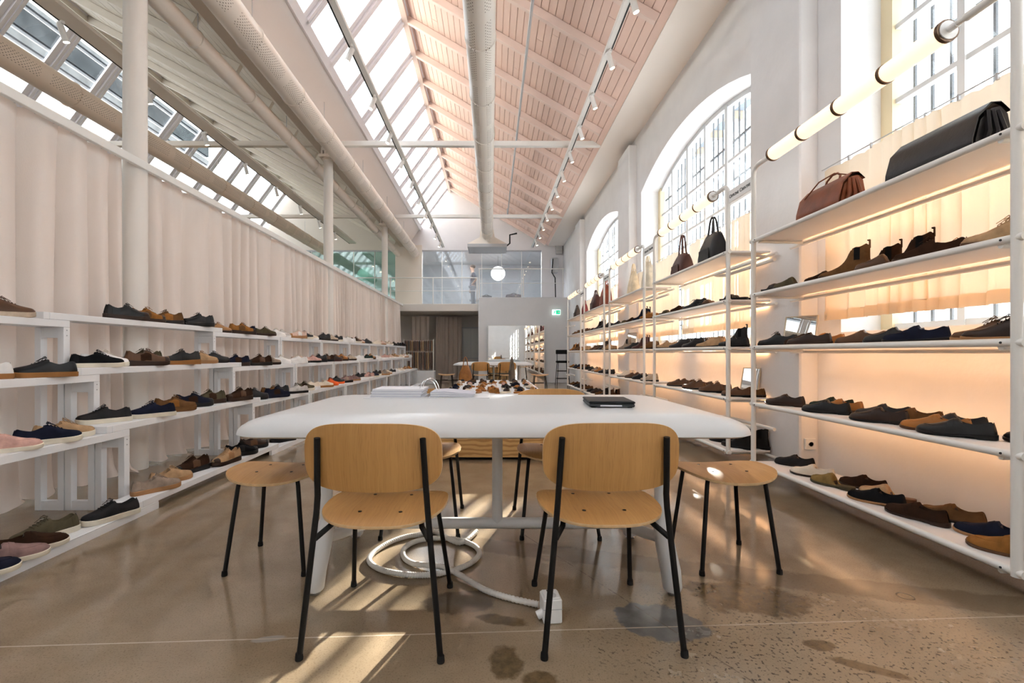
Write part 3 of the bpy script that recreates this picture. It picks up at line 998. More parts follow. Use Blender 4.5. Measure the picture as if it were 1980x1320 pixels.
# frosted tube lamps over every bay
lamp0 = thing('tube_lamp', 'x', 'lamp', (0, 0, 0), 0, 'frosted tube lamps over the shelving')
LY0, LY1 = 0.29, 1.62
seg = (LY1 - LY0) / 4
for k in range(4):
    MB().lathe([(0.046, LY0 + seg * k + 0.006), (0.050, LY0 + seg * k + 0.012), (0.050, LY0 + seg * (k + 1) - 0.012), (0.046, LY0 + seg * (k + 1) - 0.006)], 24, axis='Y').build('shade', TUBE_ON, lamp0)
for k in range(5):
    MB().lathe([(0.045, LY0 + seg * k - 0.009), (0.0535, LY0 + seg * k - 0.008), (0.0535, LY0 + seg * k + 0.008), (0.045, LY0 + seg * k + 0.009)], 24, axis='Y').build('ring', BRASS, lamp0)
for y, s_ in ((LY0 - 0.009, -1), (LY1 + 0.009, 1)):
    MB().lathe([(0.044, y), (0.044, y + s_ * 0.004), (0.016, y + s_ * 0.005), (0.016, y + s_ * 0.045)], 16, axis='Y').build('end_cap', PLASTICW, lamp0)
for i in range(5):
    l_ = lamp0 if i == 0 else copy_tree(lamp0)
    l_.location = (XF, UY[i], 2.565)
    l_['label'] = 'glowing frosted tube lamp with bronze rings over the %s shelving bay' % BAYN[i]

# name boards between the bays
INK = mat('black_lettering', (0.01, 0.01, 0.01), 0.6)
def lettering(parent, parts, m, loc, rot, h=0.0015):
    """parts: list of (text, size); laid out in a row"""
    x = 0.0
    objs = []
    for txt, size in parts:
        c = bpy.data.curves.new('lettering', 'FONT')
        c.body = txt
        c.size = size
        c.extrude = h
        c.offset = size * 0.006
        tmp = bpy.data.objects.new('lettering_curve', c)
        C.objects.link(tmp)
        bpy.context.view_layer.update()
        me = bpy.data.meshes.new_from_object(tmp.evaluated_get(bpy.context.evaluated_depsgraph_get()))
        bpy.data.objects.remove(tmp)
        me.name = 'lettering'
        me.materials.clear()
        me.materials.append(m)
        o = bpy.data.objects.new('lettering', me)
        C.objects.link(o)
        o.parent = parent
        o.rotation_euler = rot
        objs.append((o, x))
        bpy.context.view_layer.update()
        x += o.dimensions.x + size * 0.12 + (0.016 if txt == 'FFICINE' else 0.0)
    base = Vector(loc)
    d = Euler(rot).to_matrix() @ Vector((1, 0, 0))
    for o, xx in objs:
        o.location = base + d * (xx - x / 2)
for i in range(4):
    ya, yb = UY[i] + UL, UY[i + 1]
    t = thing('name_board', 'small white board with black lettering between the %s and %s shelving bays' % (BAYN[i], BAYN[i + 1]), 'sign', (XF, (ya + yb) / 2, 2.45), 0, 'name boards on the shelving')
    hw = (yb - ya) / 2 - 0.02
    MB().box(-0.006, 0.006, -hw, hw, -0.055, 0.055, 0.002).build('board', PLASTICW, t)
    MB().box(-0.004, 0.004, -hw - 0.02, -hw, -0.045, -0.035).box(-0.004, 0.004, hw, hw + 0.02, -0.045, -0.035).box(-0.004, 0.004, -hw - 0.02, -hw, 0.035, 0.045).box(-0.004, 0.004, hw, hw + 0.02, 0.035, 0.045).build('clips', GREYP, t)
    lettering(t, [('O', 0.044), ('FFICINE', 0.034), ('C', 0.044), ('REATIVE', 0.034)], INK, (-0.0065, 0, -0.017), (R(90), 0, R(-90)))
# window half-curtains behind the shelves
for wi, (a, b) in enumerate(WINS[1:]):
    wn = ['nearest', 'middle', 'farthest'][wi]
    mid = (a + b) / 2
    for (ya, yb, sd, hf) in ((max(a, 0.4) - 0.05, mid - 0.02, 71, 'near'), (mid + 0.02, b + 0.10, 77, 'far')):
        wc = drape('window_curtain', 'translucent ivory half-curtain, %s half of the %s window' % (hf, wn), ya, yb, XW + 0.03 - 0.07, 2.50, 1.30, VOILE, sd + wi, amp=0.022, per=0.20, puddle=0, group='ivory window half-curtains', step=0.022)
        hm_ = drape('hem', '', ya, yb, XW + 0.03 - 0.076, 1.375, 1.298, VOILE, sd + wi, amp=0.022, per=0.20, puddle=0, step=0.022, span=(2.50, 1.30), cat=None)
        hm_.parent = wc
    cr = thing('curtain_wire', 'thin wire with clips holding the half-curtains of the %s window' % wn, 'curtain wire', (XW - 0.04, 0, 2.515))
    MB().tube([(0, a - 0.1, 0), (0, b + 0.15, 0)], 0.004, 6).build('wire', GREYP, cr)
    cl = MB()
    k = a
    while k < b:
        cl.box(-0.006, 0.006, k - 0.006, k + 0.006, -0.03, 0.006)
        k += 0.2
    tag(cl.build('clips', GREYP, cr), kind='stuff')

# ------------------------------------------------------------------ plates of bent plywood
def superell(a, b, n, N=44):
    pts = []
    for k in range(N):
        t = 2 * PI * k / N
        c, s = math.cos(t), math.sin(t)
        pts.append((a * math.copysign(abs(c) ** (2 / n), c), b * math.copysign(abs(s) ** (2 / n), s)))
    return pts
def plate(outline, fn, nrm, th, rings=6):
    """fn(u,v) -> mid-surface point, nrm(u,v) -> unit offset; returns (faces, rim)"""
    N = len(outline)
    body, rim = MB(), MB()
    for sg in (1, -1):
        vs = [Vector(fn(0, 0)) + Vector(nrm(0, 0)) * (sg * th / 2)]
        for k in range(1, rings + 1):
            q = k / rings
            for (u, v) in outline:
                vs.append(Vector(fn(u * q, v * q)) + Vector(nrm(u * q, v * q)) * (sg * th / 2))
        fs = [(0, 1 + j, 1 + (j + 1) % N) for j in range(N)]
        for k in range(rings - 1):
            for j in range(N):
                a, b = 1 + k * N + j, 1 + k * N + (j + 1) % N
                fs.append((a, a + N, b + N, b))
        if sg < 0:
            fs = [f[::-1] for f in fs]
        body.add(vs, fs)
    r = []
    for sg in (1, -1):
        r.append([Vector(fn(u, v)) + Vector(nrm(u, v)) * (sg * th / 2 * 1.0) for (u, v) in outline])
    mid = [Vector(fn(u * 1.006, v * 1.006)) for (u, v) in outline]
    rim.loft([r[0], mid, r[1]], True, False)
    return body, rim

# ------------------------------------------------------------------ oak chair
BOLT = mat('dark_bolt', (0.03, 0.025, 0.02), 0.5, 0.5)
def make_chair(label, group):
    t = thing('dining_chair', label, 'chair', (0, 0, 0), 0, group)
    def sfn(u, v):
        z = 0.452 + 0.10 * u * u
        if v > 0.08:
            z -= 1.1 * (v - 0.08) ** 2
        if v < -0.08:
            z -= 0.7 * (v + 0.08) ** 2
        return (u * (1 - 0.25 * max(0, -v) * 1.2), v + 0.005, z)
    b, r = plate(superell(0.232, 0.215, 3.0), sfn, lambda u, v: (0, 0, 1), 0.011)
    st = b.build('seat', OAK, t)
    r.build('seat_edge', OAK_EDGE, st)
    bo = MB()
    for x in (-0.075, 0.075):
        for y in (-0.10, 0.10):
            zz = sfn(x, y)[2]
            bo.lathe([(0.007, zz + 0.0050), (0.007, zz + 0.0068), (0.003, zz + 0.0072)], 10, c=(x, y, 0))
    bo.build('bolts', BOLT, st)
    def bfn(u, v):
        return (u, -0.235 + 0.85 * u * u + 0.0 - 0.10 * v + 0.5 * v * v, 0.683 + v)
    b, r = plate(superell(0.240, 0.119, 3.6, 52), bfn, lambda u, v: (0, 1, 0), 0.011)
    bk = b.build('backrest', OAK, t)
    r.build('backrest_edge', OAK_EDGE, bk)
    for s in (-1, 1):
        lg = MB().tube([(0.240 * s, -0.232, 0.012), (0.192 * s, -0.205, 0.50), (0.1885 * s, -0.206, 0.55), (0.1865 * s, -0.214, 0.60), (0.180 * s, -0.232, 0.752)], 0.0105, 12).build('leg', BLACK_M, t)
        MB().lathe([(0.013, 0), (0.0135, 0.006), (0.012, 0.022), (0.0105, 0.024)], 12, c=(0.241 * s, -0.2325, 0)).build('foot_cap', BLACK_R, lg)
        lg = MB().tube([(0.215 * s, 0.255, 0.012), (0.172 * s, 0.150, 0.415), (0.165 * s, 0.13, 0.436), (0.160 * s, 0.10, 0.441), (0.150 * s, -0.10, 0.438), (0.165 * s, -0.16, 0.425), (0.197 * s, -0.208, 0.40)], 0.0098, 12).build('leg', BLACK_M, t)
        MB().lathe([(0.013, 0), (0.0135, 0.006), (0.012, 0.022), (0.0105, 0.024)], 12, c=(0.2155 * s, 0.2555, 0)).build('foot_cap', BLACK_R, lg)
    MB().tube([(-0.15, 0.0, 0.436), (0.15, 0.0, 0.436)], 0.007, 8).build('cross_tube', BLACK_M, t)
    return t
def make_stool(label, group):
    t = thing('low_stool', label, 'stool', (0, 0, 0), 0, group)
    def sfn(u, v):
        return (u, v, 0.452 + 0.55 * u * u * 0.5 - 0.9 * max(0, abs(v) - 0.06) ** 2)
    b, r = plate(superell(0.232, 0.205, 2.5), sfn, lambda u, v: (0, 0, 1), 0.012)
    st = b.build('seat', OAK, t)
    r.build('seat_edge', OAK_EDGE, st)
    bo = MB()
    for x in (-0.085, 0.085):
        for y in (-0.07, 0.07):
            zz = sfn(x, y)[2]
            bo.lathe([(0.007, zz + 0.0050), (0.007, zz + 0.0075), (0.003, zz + 0.008)], 10, c=(x, y, 0))
    bo.build('bolts', BOLT, st)
    for sx in (-1, 1):
        for sy in (-1, 1):
            lg = MB().tube([(0.185 * sx, 0.165 * sy, 0.012), (0.142 * sx, 0.128 * sy, 0.41), (0.136 * sx, 0.122 * sy, 0.432), (0.12 * sx, 0.108 * sy, 0.440), (0.07 * sx, 0.07 * sy, 0.441)], 0.010, 12).build('leg', BLACK_M, t)
            MB().lathe([(0.013, 0), (0.0135, 0.006), (0.012, 0.022), (0.010, 0.024)], 12, c=(0.1855 * sx, 0.1655 * sy, 0)).build('foot_cap', BLACK_R, lg)
    return t
CG = 'oak and black steel chairs'
SG = 'oak and black steel stools'
ch = make_chair('oak plywood chair with its back to the camera, beside the coiled white hose', CG)
ch.location = (-0.405, 1.770, 0)
ch.rotation_euler = (0, 0, R(-1.5))
copy_tree(ch, loc=(0.415, 1.785, 0), rz=R(1.5), label='oak plywood chair with its back to the camera, beside the grey floor patch')
copy_tree(ch, loc=(-0.42, 2.80, 0), rz=R(184), label='oak plywood chair pushed in behind the open binder')
copy_tree(ch, loc=(0.39, 2.785, 0), rz=R(179), label='oak plywood chair pushed in on the far side of the table behind the black laptop')
so = make_stool('oak stool at the table end beside the white tiers', SG)
so.location = (-1.06, 2.29, 0)
copy_tree(so, loc=(1.165, 2.30, 0), rz=R(2), label='oak stool at the table end beside the pipe shelving')

# ------------------------------------------------------------------ white table
def rrect(hx, hy, r, n=8):
    pts = []
    for (cx, cy, a0) in ((hx - r, hy - r, 0), (-hx + r, hy - r, PI / 2), (-hx + r, -hy + r, PI), (hx - r, -hy + r, 3 * PI / 2)):
        for k in range(n + 1):
            a = a0 + PI / 2 * k / n
            pts.append((cx + r * math.cos(a), cy + r * math.sin(a)))
    return pts
def make_table(label):
    t = thing('white_table', label, 'table', (0, 0, 0), 0, 'white display tables')
    HX, HY, ZT_, ZB = 1.105, 0.545, 0.782, 0.690
    rings = []
    def ring(ix, iy, z):
        r = max(0.04, 0.15 - min(ix, iy))
        return [(x, y, z) for x, y in rrect(HX - ix, HY - iy, r)]
    rings.append(ring(0.30, 0.20, ZB + 0.03))
    rings.append(ring(0.10, 0.08, ZB))
    rings.append(ring(0.02, 0.015, ZB))
    for k in range(0, 9):
        a = PI / 2 * k / 8
        rings.append(ring(0.26 * (1 - math.cos(a)), 0.13 * (1 - math.cos(a)), ZB + 0.008 + (ZT_ - ZB - 0.008) * math.sin(a)))
    rings.append(ring(0.5, 0.4, ZT_))
    MB().loft(rings).build('top', TABLE_W, t, smooth=50)
    for sx in (-1, 1):
        for fy, ly in ((-0.42, -0.385), (0.18, 0.145)):
            lg = MB().tube([(0.735 * sx, ly, 0.715), (0.735 * sx, ly, 0.30)], 0.027, 16).build('leg', TABLE_W, t)
            MB().tube([(0.735 * sx, ly, 0.315), (0.738 * sx, ly, 0.28), (0.748 * sx, ly + (fy - ly) * 0.5, 0.20), (0.765 * sx, fy, 0.10), (0.772 * sx, fy, 0.03), (0.772 * sx, fy, 0.018)], 0.04, 16,
                      radii=[0.027, 0.036, 0.041, 0.042, 0.040, 0.034]).build('foot', TABLE_W, lg)
            MB().lathe([(0.02, 0), (0.024, 0.004), (0.016, 0.008), (0.012, 0.02)], 14, c=(0.772 * sx, fy, 0)).build('glide', CHROME, lg)
            MB().tube([(0.745 * sx, fy * 0.93, 0.23), (0.70 * sx, fy * 0.55 - 0.05, 0.21), (0.62 * sx, -0.12, 0.195)], 0.026, 14).build('foot_arm', TABLE_W, t)
    MB().tube([(-0.64, -0.12, 0.194), (0.64, -0.12, 0.194)], 0.027, 16).build('stretcher', TABLE_W, t)
    MB().tube([(0.02, -0.12, 0.19), (0.02, -0.12, 0.715)], 0.026, 16).build('post', TABLE_W, t)
    return t
tb = make_table('large white table with thick rounded edges in the middle foreground')
tb.location = (0.01, 2.385, 0)
tb2 = copy_tree(tb, loc=(0.05, 13.0, 0), label='far white table standing in front of the big mirror')
copy_tree(ch, loc=(-0.29, 12.2, 0), rz=R(2), label='far oak chair at the mirror table, beside the leaning tan leather bag')
copy_tree(ch, loc=(0.42, 12.2, 0), rz=R(-2), label='far oak chair at the mirror table, beside the grey-brown bag')
copy_tree(so, loc=(-1.22, 12.45, 0), rz=0, label='far oak stool at the mirror table near the taupe drape')
copy_tree(so, loc=(1.30, 12.2, 0), rz=0, label='far oak stool at the mirror table near the black bar stool')

# ------------------------------------------------------------------ things on the table
ZTAB = 0.782
bn = thing('ring_binder', 'open ring binder with thick stacks of white pages on the table', 'binder', (-0.37, 2.72, ZTAB))
MB().box(-0.36, 0.0, -0.13, 0.14, 0.0, 0.003, 0.001).box(0.0, 0.36, -0.13, 0.14, 0.0, 0.003, 0.001).build('cover', mat('white_card', (0.78, 0.78, 0.80), 0.6), bn)
LILAC = mat('lilac_grey_paper', (0.60, 0.60, 0.68), 0.8)
for k in range(9):
    sk = 0.004 * math.sin(k * 2.3)
    MB().box(-0.325 + k * 0.002 + sk, -0.035 + k * 0.002 + sk, -0.115, 0.12, 0.004 + k * 0.0052, 0.0082 + k * 0.0052).build('page_block', PAPER if k % 3 else LILAC, bn)
for k in range(5):
    prof = [(0.02, 0.004 + k * 0.006), (0.10, 0.006 + k * 0.0065), (0.26 + k * 0.004, 0.004 + k * 0.0035), (0.26 + k * 0.004, 0.007 + k * 0.0035), (0.10, 0.011 + k * 0.0065), (0.02, 0.009 + k * 0.006)]
    MB().prism(prof, 'Y', -0.115, 0.12).build('page_block', PAPER if k % 2 else LILAC, bn)
for y in (-0.05, 0.06):
    MB().tube([(-0.055 + 0.055 * (1 - math.cos(a)) * 1.0, y, 0.003 + 0.10 * math.sin(a)) for a in [PI * k / 12 for k in range(13)]], 0.0028, 8).build('ring', CHROME, bn)
MB().box(-0.012, 0.012, -0.12, 0.12, 0.003, 0.008).build('spine_plate', CHROME, bn)
lp = thing('closed_laptop', 'small closed black laptop lying on the white table', 'laptop', (0.575, 2.245, ZTAB), R(-4))
GR = mat('dark_grey_plastic', (0.012, 0.013, 0.015), 0.5, spec=0.15)
MB().box(-0.105, 0.105, -0.11, 0.13, 0.003, 0.018, 0.004).build('base', mat('mid_grey_plastic', (0.05, 0.054, 0.058), 0.5, spec=0.2), lp)
MB().box(-0.107, 0.107, -0.112, 0.13, 0.019, 0.030, 0.004).build('lid', GR, lp)
MB().box(-0.055, 0.045, -0.1125, -0.109, 0.007, 0.013).build('port_label', PAPER, lp)
MB().box(-0.095, -0.075, -0.10, 0.11, 0, 0.003).box(0.075, 0.095, -0.10, 0.11, 0, 0.003).build('rubber_feet', BLACK_R, lp)

# ------------------------------------------------------------------ corrugated hose and socket block
uv = [(1150, 120), (1100, 190), (1000, 210), (880, 232), (760, 280), (665, 345), (638, 400), (690, 450), (800, 485), (950, 503), (1100, 497), (1240, 468), (1360, 415), (1418, 350), (1385, 295), (1290, 255), (1170, 238),
      (1050, 243), (950, 268), (885, 315), (885, 375), (950, 420), (1060, 445), (1180, 470), (1290, 520), (1450, 605), (1620, 665), (1840, 716)]
pts = []
for i, (u, v) in enumerate(uv):
    x, y = on_floor(540 + u / 3.667, 980 + v / 3.667)
    pts.append(Vector((x, y, 0.014)))
pts[23].z = 0.026
pts[22].z = pts[24].z = 0.022
pts = [Vector((pts[0].x + 0.22, 2.62, 0.014)), Vector((pts[0].x + 0.13, 2.46, 0.014))] + pts[1:]
def catmull(P, n):
    out = []
    for i in range(len(P) - 1):
        p0, p1, p2, p3 = P[max(i - 1, 0)], P[i], P[i + 1], P[min(i + 2, len(P) - 1)]
        for k in range(n):
            s = k / n
            out.append(0.5 * ((2 * p1) + (p2 - p0) * s + (2 * p0 - 5 * p1 + 4 * p2 - p3) * s * s + (3 * p1 - p0 - 3 * p2 + p3) * s ** 3))
    out.append(P[-1])
    return out
cp = catmull(pts, 26)
hose = thing('cable_hose', 'white corrugated cable hose coiled on the floor under the table', 'hose', (cp[0].x, cp[0].y, 0))
hm = MB().tube([p - Vector((cp[0].x, cp[0].y, 0)) for p in cp], 0.0125, 10, radii=[0.0135 if k % 3 else 0.0108 for k in range(len(cp))])
hm.build('hose', mat('white_hose_plastic', (0.76, 0.74, 0.70), 0.4), hose, smooth=80)
ex, ey = on_floor(1066, 1198)
sb = thing('socket_block', 'white double socket block at the end of the coiled hose', 'socket', (ex, ey, 0), R(6))
MB().box(-0.036, 0.036, -0.03, 0.05, 0.0, 0.092, 0.004).build('box', PLASTICW, sb)
pl_ = MB().box(-0.030, 0.030, -0.024, 0.044, 0.092, 0.097, 0.002).build('plate', PLASTICW, sb)
MB().lathe([(0.019, 0.097), (0.019, 0.0985), (0.016, 0.0985), (0.016, 0.0972)], 16, c=(0, -0.002, 0)).build('socket_ring', mat('light_grey_plastic', (0.6, 0.6, 0.6), 0.4), pl_)
MB().box(-0.012, 0.010, 0.028, 0.038, 0.097, 0.0985).build('switch', DARK, pl_)
MB().box(-0.037, 0.037, -0.031, -0.029, 0.055, 0.057).build('seam', GREYP, sb)
MB().tube([(-0.055, 0.004, 0.018), (-0.03, 0.004, 0.03)], 0.016, 12).build('hose_fitting', PLASTICW, sb)

# ------------------------------------------------------------------ low display platform behind the table
pf = thing('display_platform', 'long low plywood platform with white top covered in sandals', 'platform', (0.055, 4.4, 0))
MB().box(-0.775, 0.775, 0.02, 6.2, 0.03, 0.385).build('body', PLY, pf)
MB().box(-0.78, 0.78, 0.0, 0.02, 0.03, 0.385, 0.002).build('front_panel', PLY, pf)
MB().box(-0.79, 0.79, -0.01, 6.22, 0.385, 0.405, 0.003).build('top', BENCH_W, pf)
MB().box(-0.74, 0.74, 0.06, 6.15, 0.0, 0.03).build('plinth', DARK, pf)

# ------------------------------------------------------------------ far end: mirror, bar stool, rack, railings, office
mr = thing('standing_mirror', 'very large frameless mirror leaning on the grey wall block', 'mirror', (0.86, 15.70, 0))
MB().box(-0.97, 0.97, 0.0, 0.03, 0.02, 1.98).build('backing', BENCH_W, mr)
MB().box(-0.965, 0.965, -0.006, 0.0, 0.025, 1.975).build('glass', MIRROR, mr)
MB().box(-0.985, -0.967, -0.01, 0.035, 0.0, 1.99).box(0.967, 0.985, -0.01, 0.035, 0.0, 1.99).box(-0.985, 0.985, -0.01, 0.035, 1.98, 1.998).build('frame', STEEL_W, mr)
bs = thing('bar_stool', 'tall black bar stool standing against the grey wall', 'bar stool', (2.28, 14.6, 0))
MB().box(-0.19, 0.19, -0.18, 0.18, 0.72, 0.79, 0.02).build('seat', BLACK_R, bs)
MB().box(-0.19, 0.19, 0.13, 0.17, 1.0, 1.14, 0.015).build('backrest', BLACK_R, bs)
for sx in (-1, 1):
    for sy in (-1, 1):
        MB().tube([(0.2 * sx, 0.2 * sy, 0), (0.15 * sx, 0.14 * sy, 0.73)] + ([(0.15 * sx, 0.15, 1.02)] if sy > 0 else []), 0.011, 8).build('leg', BLACK_M, bs)
for z in (0.22, 0.46):
    k = 0.2 - 0.05 * z / 0.73
    MB().tube([(-k, -k, z), (k, -k, z), (k, k, z), (-k, k, z)], 0.009, 8, closed=True).build('foot_rail', BLACK_M, bs)
# far rack of hanging belts on a white box
rk = thing('belt_rack', 'white rack crowded with hanging leather belts by the taupe drape', 'rack', (-2.46, 15.4, 0))
for x in (-0.5, 0.5):
    MB().tube([(x, 0, 0.44), (x, 0, 1.50)], 0.014, 8).build('post', STEEL_W, rk)
for z in (1.44, 1.06):
    MB().tube([(-0.5, 0, z), (0.5, 0, z)], 0.012, 8).build('bar', STEEL_W, rk)
MB().box(-0.55, 0.55, -0.22, 0.22, 0.0, 0.44, 0.006).build('base_box', BENCH_W, rk)
BELT = [(0.05, 0.022, 0.012), (0.10, 0.04, 0.018), (0.02, 0.014, 0.012), (0.17, 0.08, 0.03), (0.30, 0.19, 0.08), (0.06, 0.03, 0.02)]
BM = [mat('belt_leather_%d' % i, c, 0.5) for i, c in enumerate(BELT)]
k = 0
for (z, ln) in ((1.44, 0.34), (1.06, 0.58)):
    for i in range(16):
        x = -0.45 + i * 0.06
        b_ = MB().box(x - 0.02, x + 0.02, -0.018, -0.013, z - ln, z + 0.014).box(x - 0.02, x + 0.02, 0.013, 0.018, z - ln * 0.9, z + 0.014).box(x - 0.02, x + 0.02, -0.018, 0.018, z + 0.012, z + 0.016)
        o = b_.build('leather_belt', BM[(i * 7 + k * 3) % 6], None, (-2.46, 15.4, 0))
        tag(o, 'leather belt hanging %s along the %s bar of the far rack' % (ORD[i], 'upper' if k == 0 else 'lower'), 'belt', 'belts on the far rack')
    k += 1
drape('passage_curtain', 'dark gap side taupe drape at the passage corner beside the rack', -3.05, -2.35, 17.3, 2.42, 0, FARCLOTH, 91, amp=0.05, per=0.16, puddle=0, step=0.025, axis='X', group='taupe passage drapes')
drape('passage_curtain', 'wide taupe drape sweeping to the floor in the passage', -2.15, -1.15, 17.5, 2.42, 0, FARCLOTH, 92, amp=0.06, per=0.18, puddle=0.25, step=0.025, axis='X', group='taupe passage drapes')
wd = thing('window_7', 'interior steel window with three frosted panes in the passage', 'window', (0, 17.93, 0))
del wd['category']
wd['kind'] = 'structure'
FROST = mat('frosted_pane', (0.55, 0.56, 0.53), 0.3)
for k in range(3):
    x = -1.42 + k * 0.31
    MB().box(x, x + 0.30, -0.01, 0.0, 0.85, 2.0).build('pane', FROST, wd)
    MB().box(x - 0.015, x + 0.005, -0.03, 0.0, 0.85, 2.0).build('mullion', GREYP, wd)
MB().box(-1.46, -0.47, -0.03, 0.0, 2.0, 2.05).box(-1.46, -0.47, -0.03, 0.0, 0.80, 0.85).build('frame', GREYP, wd)

def railing(label, xa, xb, y, z0, h, posts, mids):
    t = thing('loft_railing', label, 'railing', (0, y, z0))
    MB().tube([(xa, 0, h), (xb, 0, h)], 0.020, 8).build('top_rail', STEEL_W, t)
    for m_ in mids:
        MB().tube([(xa, 0, m_), (xb, 0, m_)], 0.010, 8).build('mid_rail', STEEL_W, t)
    for x in posts:
        MB().box(x - 0.018, x + 0.018, -0.018, 0.018, 0, h).build('post', STEEL_W, t)
railing('white steel railing of the loft over the passage', -3.6, -0.47, 16.02, 2.76, 0.92, [-3.55, -2.05, -0.5], [0.46])
railing('white steel railing on top of the grey wall block', -0.45, 2.55, 15.88, 2.97, 1.0, [-0.42, 1.12, 2.5], [0.5])
railing('white railing of the loft in front of the green office', -8.9, -3.7, 16.02, 2.76, 0.92, [-8.8, -7.2, -5.6, -3.8], [0.46])
def glazed(label, xa, xb, y, z0, z1, n, gm, fm):
    t = thing('glass_partition', label, 'partition', (0, y, 0))
    w = (xb - xa) / n
    for k in range(n):
        MB().box(xa + w * k + 0.012, xa + w * (k + 1) - 0.012, -0.006, 0.006, z0, z1).build('pane', gm, t, smooth=None)
        MB().box(xa + w * k - 0.012, xa + w * k + 0.012, -0.03, 0.03, z0, z1).build('mullion', fm, t)
    MB().box(xa, xb, -0.03, 0.03, z1, z1 + 0.05).build('head_rail', GREYP, t)
    MB().box(xa, xb, -0.03, 0.03, z0 - 0.03, z0).build('base_rail', fm, t)
glazed('grey glass office partition along the loft above the mirror', -2.62, 1.90, Y1 + 0.05, 2.80, 4.87, 6, GLASS_OFF, STEEL_W)
glazed('green tinted glass office partition above the curtain end', -7.6, -3.62, Y1 + 0.05, 2.80, 4.87, 5, GLASS_GREEN, STEEL_W)
struct('floor_office', MB().box(-0.45, XW, 15.85, 21.0, 2.971, 2.975), mat('office_floor', (0.45, 0.44, 0.43), 0.6), 'grey floor of the glazed office')
for (x, y, z, r, lb) in ((0.28, 19.0, 4.35, 0.30, 'round paper pendant lamp glowing in the glazed office'), (-5.2, 19.0, 4.2, 0.42, 'round pendant lamp behind the green office glass')):
    t = thing('globe_lamp', lb, 'lamp', (x, y, z))
    MB().lathe([(r * math.sin(PI * k / 14) + 0.001, -r * math.cos(PI * k / 14)) for k in range(15)], 22).build('shade', GLOBE if x > -2 else mat('dim_globe', (0.2, 0.33, 0.30), 0.6), t, smooth=80)
    MB().tube([(0, 0, r), (0, 0, ZT + 0.15 - z)], 0.006, 6).build('cord', DARK, t)
OFFICE_GLOW = mat('office_fill_glow', (0.9, 0.9, 0.9), 0.5, emit=(0.95, 0.97, 1.0), estr=80.0)  # glow added to brighten the dark office, kept out of view behind the header
for (x, y, lb) in ((-1.6, 17.56, 'added fill light hidden above the loft door end of the office'), (0.8, 17.56, 'added fill light hidden above the office bench'), (-5.6, 17.56, 'added fill light hidden behind the green office glass')):
    t = thing('added_fill_panel', lb, 'fill light', (x, y, ZT + 0.15))
    MB().box(-0.95, 0.95, -0.11, 0.11, -0.04, 0.0, 0.004).build('frame', STEEL_W, t)
    MB().box(-0.91, 0.91, -0.08, 0.08, -0.044, -0.040).build('glow_face', OFFICE_GLOW, t)
ob = thing('office_bench', 'low grey bench inside the glazed office', 'bench', (0.1, 18.9, 2.975))
MB().box(-1.0, 1.6, -0.25, 0.25, 0.22, 0.28, 0.01).build('seat', GREYP, ob)
for x in (-0.9, 0.3, 1.5):
    MB().box(x - 0.02, x + 0.02, -0.22, 0.22, 0, 0.22).build('leg', GREYP, ob)
ex_ = thing('exit_sign', 'small lit green and white exit sign by the end of the shelving', 'sign', (2.245, 15.72, 2.44))
MB().box(-0.14, 0.14, -0.03, 0.03, -0.09, 0.09, 0.01).build('case', mat('sign_white', (0.9, 0.95, 0.92), 0.4, emit=(0.8, 1.0, 0.9), estr=1.0), ex_)
SGN = mat('sign_green', (0.0, 0.45, 0.22), 0.4, emit=(0.0, 0.55, 0.27), estr=1.0)
MB().box(-0.015, 0.125, -0.034, -0.03, -0.07, 0.07).build('green_panel', SGN, ex_)
MB().prism([(0.02, -0.012), (0.06, -0.012), (0.06, -0.04), (0.105, 0.0), (0.06, 0.04), (0.06, 0.012), (0.02, 0.012)], 'Y', -0.037, -0.034).build('arrow', PLASTICW, ex_)
MB().prism([(-0.10, -0.06), (-0.085, -0.06), (-0.07, -0.02), (-0.05, -0.05), (-0.035, -0.05), (-0.055, 0.0), (-0.045, 0.03), (-0.03, 0.01), (-0.025, 0.02), (-0.045, 0.05), (-0.075, 0.04), (-0.085, 0.0)], 'Y', -0.037, -0.03).lathe([(0.014, -0.037), (0.014, -0.03)], 10, c=(-0.05, 0, 0.066), axis='Y').build('running_figure', SGN, ex_)
MB().tube([(0, 0.0, 0.06), (0, 0.085, 0.06)], 0.008, 6).build('bracket', STEEL_W, ex_)
pj = thing('wall_speaker', 'dark loudspeaker with cable high beside the glazed office', 'speaker', (2.35, 16.9, 4.0))
MB().box(-0.12, 0.12, -0.12, 0.12, 0.0, 0.55, 0.02).build('cabinet', GREYP, pj)
MB().tube([(-0.08, -0.14, 0.5), (-0.12, -0.15, 0.0), (0.0, -0.14, -0.2), (0.02, -0.13, -1.0)], 0.02, 8).build('cable', BLACK_M, pj)
vt = thing('wall_vent', 'square grey vent grille high on the end wall', 'vent', (2.55, 17.15, 4.95))
MB().box(-0.13, 0.13, -0.03, 0.05, -0.2, 0.2, 0.01).build('frame', GREYP, vt)
for k in range(7):
    MB().box(-0.11, 0.11, -0.04, -0.03, -0.16 + k * 0.05, -0.135 + k * 0.05).build('slat', STEEL_W, vt)
ws = thing('wall_socket', 'small white socket on the pier behind the lowest shelf', 'socket', (XP + 0.075, 3.775, 0.285))
MB().box(-0.045, 0.045, -0.012, 0.013, -0.045, 0.045, 0.003).build('plate', PLASTICW, ws)
MB().lathe([(0.022, -0.0125), (0.022, -0.0145), (0.018, -0.0145), (0.018, -0.0125)], 16, axis='Y').build('socket_ring', mat('light_grey_plastic'), ws)

